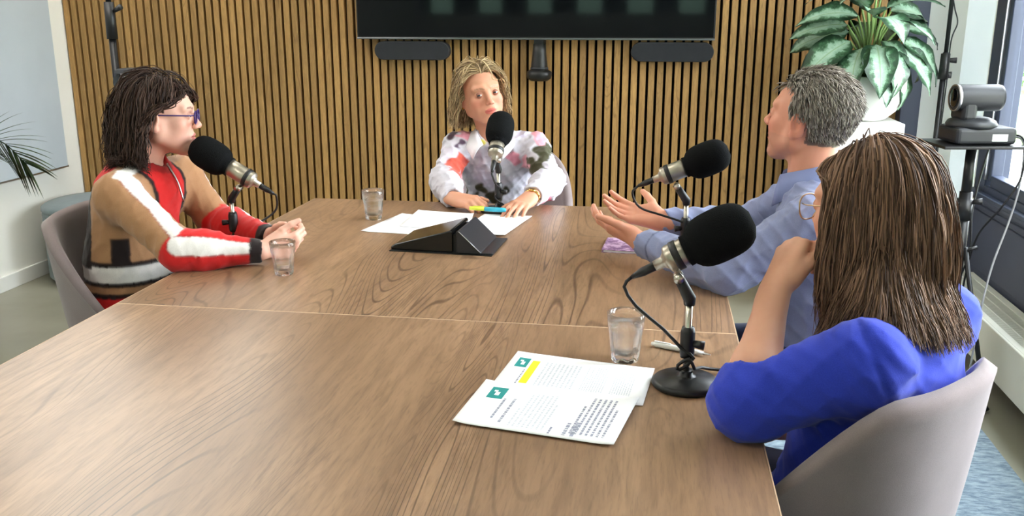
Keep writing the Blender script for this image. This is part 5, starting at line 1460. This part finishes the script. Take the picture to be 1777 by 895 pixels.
    M_gold = plain('gold', (214, 170, 96), 0.25, metal=1.0)
    d = unit(wrL-elL); wt = band(wrL+d*0.010, d, 0.029, 0.0040, 'watch', M_gold)
    MB().lathe([(0, 0), (0.013, 0), (0.013, 0.006), (0, 0.007)], 20, axisM(Vector(wrL+d*0.010+V3(0.004, 0, 0.022)-o_), Vector(wrL+d*0.010+V3(0.008, 0, 0.05)-o_))).build('watch_case', M_gold, wt)
    for sx in (-1, 1):
        c = H.p((sx*0.081, 0.0, -0.043))-o_; MB().lathe([(0, -0.005), (0.004, -0.003), (0.0052, 0), (0.004, 0.003), (0, 0.005)], 12, Matrix.Translation(Vector(c))).build('earring', M_gold, root)
    c = nb+V3(0.012, -0.078, -0.030)-o_; MB().lathe([(0, -0.005), (0.004, -0.003), (0.0056, 0), (0.004, 0.003), (0, 0.005)], 12, Matrix.Translation(Vector(c))).build('pendant', M_gold, root)
    legs(root, org, T, V3(-0.59, 3.62, 0.535), 0.085, (46, 44, 40), (40, 34, 32))
    coll = [H.ell((0, -0.022, 0.028), (0.075, 0.092, 0.088), 0.02), H.ell((0, 0.022, 0.020), (0.067, 0.069, 0.075), 0.02), H.ell((0, 0.018, -0.02), (0.064, 0.066, 0.09), 0.02), cap(H.p((0, -0.022, -0.05)), nb, 0.050, 0.056, 0.02), cap(shL, shR, 0.07, 0.07, 0.03)]
    def hl_in(p): return (p[2] > 0.074 if p[1] > 0.02 else (p[2] > -0.005 if p[1] > -0.035 else p[2] > -0.07))
    def flow(r):
        s = np.clip((r[:, 0]-0.004)/0.02, -1, 1); fr = np.clip((r[:, 1]-0.0)/0.08, 0, 1)
        return np.stack([s*(0.45+0.6*fr), -0.22*fr-0.30*(1-fr), 0.38*fr-0.45*(1-fr)], 1)+rg.normal(size=r.shape)*0.10
    sets = []
    for n, r0, sg in ((2000, 0.0026, 0.020), (1800, 0.0011, 0.026)):
        R_ = scalp_roots(H, n, rg, hl_in); fr = np.clip((R_[:, 1]-0.015)/0.06, 0, 1)
        ln = 0.150+0.022*rg.uniform(-1, 1, n)-np.clip(0.04-R_[:, 2], 0, 1)*0.8+np.clip(R_[:, 2]-0.05, 0, 1)*0.55
        A = grow_hair(H, coll, R_, flow, ln, 14, rg.uniform(0.006, sg, n), lambda u: 1.0, rg, 0.011, 0.085, 0.80, lambda L: 0.022+0.12*np.clip((L[:, 2]-0.03)/0.05, 0, 1))
        sets.append((A, r0*rg.uniform(0.6, 1.2, n), mixcols(rg, n, (112, 88, 62), (216, 190, 148), 0.9), 3))
    hair_obj(root, sets)
    return root

# ------------------------------------------------------------------ person in the blue-grey shirt
def person_M():
    org = (0.44, 2.38, 0.0); rg = np.random.RandomState(9)
    H = Frame((0.388, 2.42, 1.152), (-0.80, 0.585, 0.13), scale=1.02)
    T = Frame((0.44, 2.38, 0), (-0.97, 0.24, 0))
    nb = V3(0.408, 2.405, 1.000)
    shL, elL, wrL = V3(0.385, 2.215, 0.925), V3(0.195, 2.225, 0.795), V3(-0.020, 2.440, 0.806)
    shR, elR, wrR = V3(0.440, 2.600, 0.925), V3(0.255, 2.690, 0.795), V3(0.035, 2.650, 0.822)
    hips, waist, chest = (V3(0.475, 2.34, 0.55), 0.18, 0.145, 0.11), (V3(0.460, 2.36, 0.70), 0.16, 0.128, 0.16), (V3(0.435, 2.395, 0.86), 0.175, 0.118, 0.15)
    hl = hframe(wrL+V3(-0.006, 0.008, 0.002), (-0.80, 0.55, 0.16), (0.05, 0.62, 0.75), 1.05)
    hr = hframe(wrR+V3(-0.010, 0.004, 0.002), (-0.84, 0.42, 0.08), (-0.15, -0.62, 0.78), 1.05)
    B = head_prims(H, 1.08, 1.15)+[cap(H.p((0, -0.026, -0.05)), nb, 0.058, 0.066, 0.02)]
    B += torso_prims(T, *[(c, a*0.88, b*0.88, d*0.9) for c, a, b, d in (hips, waist, chest)], shL, shR, grow=-0.018)
    B += arm_prims(shR, elR, wrR, (0.046, 0.040, 0.037, 0.028))+arm_prims(shL, elL, wrL, (0.046, 0.040, 0.037, 0.028))
    B += hand_prims(hl, 1, [(14, 16, 12), (12, 16, 12), (14, 18, 12), (18, 20, 12)], 3, (46, -6, 16, 8))
    B += hand_prims(hr, -1, [(12, 18, 12), (14, 20, 12), (18, 22, 12), (22, 24, 12)], 4, (50, -6, 12, 6))
    hairc = (108, 98, 90)
    def tint(V):
        C = skin_tint(V, H, (216, 152, 126), (190, 110, 98), True, (128, 108, 92), 0.55, (150, 120, 104))
        L = H.loc(V); m = ((L[:, 1] > 0.02) & (L[:, 2] > 0.074)) | ((L[:, 1] <= 0.02) & (L[:, 1] > -0.025) & (L[:, 2] > 0.022)) | ((L[:, 1] <= -0.03) & (L[:, 2] > -0.055) & (L[:, 1] > -0.2))
        m &= (np.abs(L[:, 0]) < 0.079) & (L[:, 2] < 0.2); C[m] = np.array(lin(hairc))*0.75; return C
    root = add_body('person', 'grey-haired person in a blue-grey shirt gesturing with open hands', org, B, 0.0030, tint)
    eyes(root, H, (0.0, 1, 0.0), plain('iris_grey', (92, 96, 98), 0.1), plain('eyelid_rosy', (202, 136, 114), 0.5))
    P = torso_prims(T, hips, waist, chest, shL, shR, 0.06)
    P += arm_prims(shR, elR, wrR, (0.068, 0.057, 0.053, 0.039), 0.035, 'R')+arm_prims(shL, elL, wrL, (0.068, 0.057, 0.053, 0.039), 0.035, 'L')
    P += [cap(nb+V3(0, 0, -0.04), nb+V3(0, 0, -0.010), 0.080, 0.070, 0.03)]
    P += [cap(nb+V3(-0.03, 0.008, 0.050), nb+V3(-0.06, 0.01, 0.12), 0.062, 0.08, 0.006, op='sub')]
    for w_, e_ in ((wrR, elR), (wrL, elL)):
        d = unit(w_-e_); P.append(cap(w_+d*0.028, w_+d*0.12, 0.044, 0.07, 0.004, op='sub'))
        P.append(cap(w_-d*0.045, w_-d*0.052, 0.040, 0.040, 0.004))
    bc = np.array(lin((136, 143, 178))); bd = np.array(lin((104, 110, 144)))
    def color(V):
        C = np.tile(bc, (len(V), 1)); L = T.loc(V)
        m = (np.abs(L[:, 0]) < 0.016) & (L[:, 1] > 0.05); C[m] = bd*1.05
        for w_, e_ in ((wrR, elR), (wrL, elL)):
            t, d_, q = seg(V, e_, w_); L_ = np.linalg.norm(w_-e_); x = t*L_-L_
            C[(np.abs(x+0.056) < 0.003) & (d_ < 0.07)] = bd*0.8
        return C
    sh = add_cloth(root, 'shirt', P, 0.0046, color, folds(31, 0.0080, 0.110, 6))
    o_ = np.array(org)
    # collar: standing band folded over
    g = MB(); rows = []
    for t, rr, dz in ((0, 0.066, 0.030), (0.5, 0.071, 0.040), (1.0, 0.080, 0.006), (1.4, 0.088, -0.022)):
        row = []
        for a in np.linspace(-150, 150, 31):
            ar = math.radians(a); fwd = T.dirn((math.sin(ar)*rr, -math.cos(ar)*rr*1.0, 0))
            drop = 0.030*max(0.0, (abs(a)-80)/70.0); pull = T.dirn((0, 1, 0))*0.018*max(0, (abs(a)-80)/70.0)
            row.append(Vector(nb+fwd+V3(0, 0, dz-drop-(0.02*max(0, (abs(a)-110)/40.0) if t > 1 else 0))+pull-o_))
        rows.append(row)
    c_ = g.rings(rows, False, (False, False)).build('collar', plain('shirt_collar', (126, 136, 180), 0.85, var=0.05), sh)
    sd = c_.modifiers.new('cloth', 'SOLIDIFY'); sd.thickness = 0.003; sd.offset = 1
    legs(root, org, T, V3(0.475, 2.34, 0.54), 0.09, (46, 54, 84), (40, 34, 30))
    coll = [H.ell((0, -0.022, 0.028), (0.074, 0.091, 0.087), 0.02), H.ell((0, 0.022, 0.02), (0.064, 0.066, 0.072), 0.02), H.ell((0, 0.02, -0.03), (0.06, 0.06, 0.08), 0.02), cap(H.p((0, -0.026, -0.05)), nb, 0.060, 0.068, 0.02)]
    def hl_in(p): return (p[2] > 0.070 if p[1] > 0.02 else (p[2] > 0.004 if p[1] > -0.032 else p[2] > -0.062))
    def flow(r):
        fr = np.clip((r[:, 1]+0.02)/0.08, 0, 1); top = np.clip((r[:, 2]-0.03)/0.06, 0, 1)
        D = np.stack([np.clip(r[:, 0]/0.03, -1, 1)*0.35+0.25*fr*top, -0.55*(1-0.4*fr*top), 0.30*top*fr-0.75*(1-top)], 1)+rg.normal(size=r.shape)*0.20
        N = (r-np.array([0, -0.02, 0.028]))/np.array([0.073, 0.092, 0.086])**2; N /= np.linalg.norm(N, axis=1)[:, None]
        return D-N*((D*N).sum(1)-0.06-0.06*top*fr)[:, None]
    sets = []
    for n, r0, sg in ((2400, 0.0022, 0.009), (2900, 0.0011, 0.013)):
        R_ = scalp_roots(H, n, rg, hl_in); top = np.clip((R_[:, 2]-0.02)/0.07, 0, 1)
        ln = 0.020+0.028*top+0.006*rg.uniform(-1, 1, n)
        A = grow_hair(H, coll, R_, flow, ln, 6, rg.uniform(0.003, sg, n)*(0.45+0.55*top), lambda u: 0.6, rg, 0.002, 0.03, 0.82)
        cc = mixcols(rg, n, (100, 90, 82), (190, 182, 172), 1.0)
        sets.append((A, r0*rg.uniform(0.6, 1.2, n), cc, 3))
    hair_obj(root, sets)
    return root

# ------------------------------------------------------------------ person in the royal blue jacket
def person_R():
    org = (0.37, 1.52, 0.0); rg = np.random.RandomState(13)
    H = Frame((0.374, 1.620, 1.086), (-0.72, 0.69, -0.10), scale=1.0)
    T = Frame((0.38, 1.53, 0), (-0.80, 0.60, 0))
    nb = V3(0.418, 1.575, 0.935)
    shL, elL, wrL = V3(0.335, 1.405, 0.868), V3(0.168, 1.415, 0.795), V3(0.214, 1.545, 0.945)
    shR, elR, wrR = V3(0.530, 1.690, 0.868), V3(0.500, 1.740, 0.640), V3(0.275, 1.760, 0.600)
    hips, waist, chest = (V3(0.335, 1.510, 0.55), 0.165, 0.125, 0.11), (V3(0.365, 1.515, 0.68), 0.145, 0.110, 0.15), (V3(0.408, 1.535, 0.80), 0.165, 0.112, 0.14)
    hl = hframe(wrL+V3(0.004, 0.008, 0.010), (0.34, 0.56, 0.72), (0.55, 0.35, -0.45), 0.95)
    hr = hframe(wrR+V3(-0.01, 0, 0), (-1, 0.1, -0.05), (0, 0, -1), 0.94)
    B = head_prims(H, 0.97, 0.85)+[cap(H.p((0, -0.022, -0.05)), nb, 0.048, 0.054, 0.02)]
    B += torso_prims(T, *[(c, a*0.88, b*0.88, d*0.9) for c, a, b, d in (hips, waist, chest)], shL, shR, grow=-0.018)
    B += arm_prims(shL, elL, wrL, (0.040, 0.036, 0.037, 0.0245))+arm_prims(shR, elR, wrR, (0.038, 0.034, 0.033, 0.0235))
    B += hand_prims(hl, 1, [(62, 70, 30), (64, 72, 30), (66, 72, 30), (66, 70, 30)], 2, (24, 10, 20, 20))
    B += hand_prims(hr, -1, [(10, 16, 10)]*4, 4, (38, 10, 12, 8))
    hairc = (70, 50, 40)
    def tint(V):
        C = skin_tint(V, H, (220, 164, 136), (196, 112, 104), True, (84, 62, 50), 0.4)
        L = H.loc(V); m = ((L[:, 1] > 0.02) & (L[:, 2] > 0.072)) | ((L[:, 1] <= 0.02) & (L[:, 1] > -0.03) & (L[:, 2] > 0.0)) | ((L[:, 1] <= -0.03) & (L[:, 2] > -0.10) & (L[:, 1] > -0.2))
        m &= (np.abs(L[:, 0]) < 0.079) & (L[:, 2] < 0.2); C[m] = lin(hairc); return C
    root = add_body('person', 'person with long brown hair in a royal blue jacket, chin resting on one hand', org, B, 0.0029, tint)
    eyes(root, H, (0, 1, 0), plain('iris_hazel', (86, 70, 48), 0.1), plain('eyelid_warm', (206, 146, 120), 0.5))
    spectacles(root, H, (196, 168, 132), 0.0013, 0.0265, 0.0225, 1.0)
    P = torso_prims(T, hips, waist, chest, shL, shR, 0.05)
    fm = elL+(wrL-elL)*0.16
    P += [cap(shL+V3(0.006, -0.002, 0.012), elL, 0.070, 0.060, 0.028, 'L'), cap(elL, fm, 0.059, 0.056, 0.03, 'L')]
    P += arm_prims(shR, elR, wrR, (0.066, 0.056, 0.050, 0.040), 0.03, 'R')
    P += [cap(nb+V3(0, 0, -0.045), nb+V3(0, 0, -0.012), 0.072, 0.062, 0.03)]
    P += [cap(nb+V3(-0.03, 0.025, 0.035), nb+V3(-0.05, 0.04, 0.12), 0.056, 0.07, 0.006, op='sub')]
    d = unit(wrL-elL); P.append(cap(fm+d*0.060, fm+d*0.2, 0.066, 0.09, 0.004, op='sub'))
    d = unit(wrR-elR); P.append(cap(wrR+d*0.0, wrR+d*0.12, 0.046, 0.07, 0.004, op='sub'))
    blue = np.array(lin((48, 66, 188)))
    fpost = folds(41, 0.0050, 0.10, 6)
    sc = shL+V3(0.004, -0.0, 0.01); sd_ = unit(elL-shL)
    def post(P_, D):
        D = fpost(P_, D)
        # the sleeve seam: a shallow groove around the armhole
        near = np.abs(D) < 0.02
        Q = P_[near]; x = (Q-sc.astype(F32))@sd_.astype(F32); r = np.linalg.norm(Q-sc.astype(F32), axis=1)
        D = D.copy(); D[near] += np.where(r < 0.13, F32(0.0030)*np.exp(-((x+0.012)/0.004)**2)-F32(0.0035)*np.exp(-((x-0.012)/0.014)**2), 0).astype(F32)
        return D
    def color(V): return np.tile(blue, (len(V), 1))
    add_cloth(root, 'jacket', P, 0.0044, color, post)
    legs(root, org, T, V3(0.335, 1.51, 0.54), 0.085, (36, 38, 60), (30, 28, 28))
    # hair: long and straight
    coll = [H.ell((0, -0.022, 0.028), (0.075, 0.092, 0.088), 0.02), H.ell((0, 0.022, 0.020), (0.067, 0.069, 0.075), 0.02), H.ell((0, 0.020, -0.02), (0.064, 0.066, 0.09), 0.02), cap(H.p((0, -0.022, -0.05)), nb, 0.052, 0.058, 0.02), cap(shL+V3(0.06, 0.085, 0), shR+V3(-0.03, -0.04, 0), 0.058, 0.050, 0.03), Prim('ell', 0.04, 'add', None, c=chest[0], r=np.array([0.165, 0.120, 0.145]), R=T.R), cap(H.p((0, -0.045, -0.07)), V3(0.445, 1.515, 0.850), 0.058, 0.056, 0.05), cap(H.p((-0.03, -0.02, -0.07)), V3(0.37, 1.455, 0.875), 0.055, 0.050, 0.05)]
    def hl_in(p): return (p[2] > 0.068 if p[1] > 0.02 else (p[2] > -0.01 if p[1] > -0.03 else p[2] > -0.075))
    def flow(r):
        fr = np.clip((r[:, 1]+0.05)/0.10, 0, 1); s = np.clip((r[:, 0]-0.006)/(0.012+0.05*(1-fr)), -1, 1)
        return np.stack([s*(0.30+0.5*fr), -0.08*fr-0.40*(1-fr), 0.05*fr-0.45*(1-fr)], 1)+rg.normal(size=r.shape)*0.06
    sets = []
    for n, r0, sg in ((2200, 0.0028, 0.010), (2300, 0.0012, 0.014)):
        R_ = scalp_roots(H, n, rg, hl_in)
        ln = 0.288+0.026*rg.uniform(-1, 1, n)-np.clip(0.08-R_[:, 2], 0, 1)*0.95+np.clip(R_[:, 2]-0.08, 0, 1)*1.0
        A = grow_hair(H, coll, R_, flow, ln, 15, rg.uniform(0.003, sg, n), lambda u: 1.0, rg, 0.007, 0.13, 0.74, lambda L: 0.026+0.10*np.clip((L[:, 2]-0.045)/0.04, 0, 1))
        sets.append((A, r0*rg.uniform(0.6, 1.2, n), mixcols(rg, n, (62, 44, 35), (150, 116, 92), 1.2), 3))
    hair_obj(root, sets)
    return root
person_L(); person_C(); person_M(); person_R()
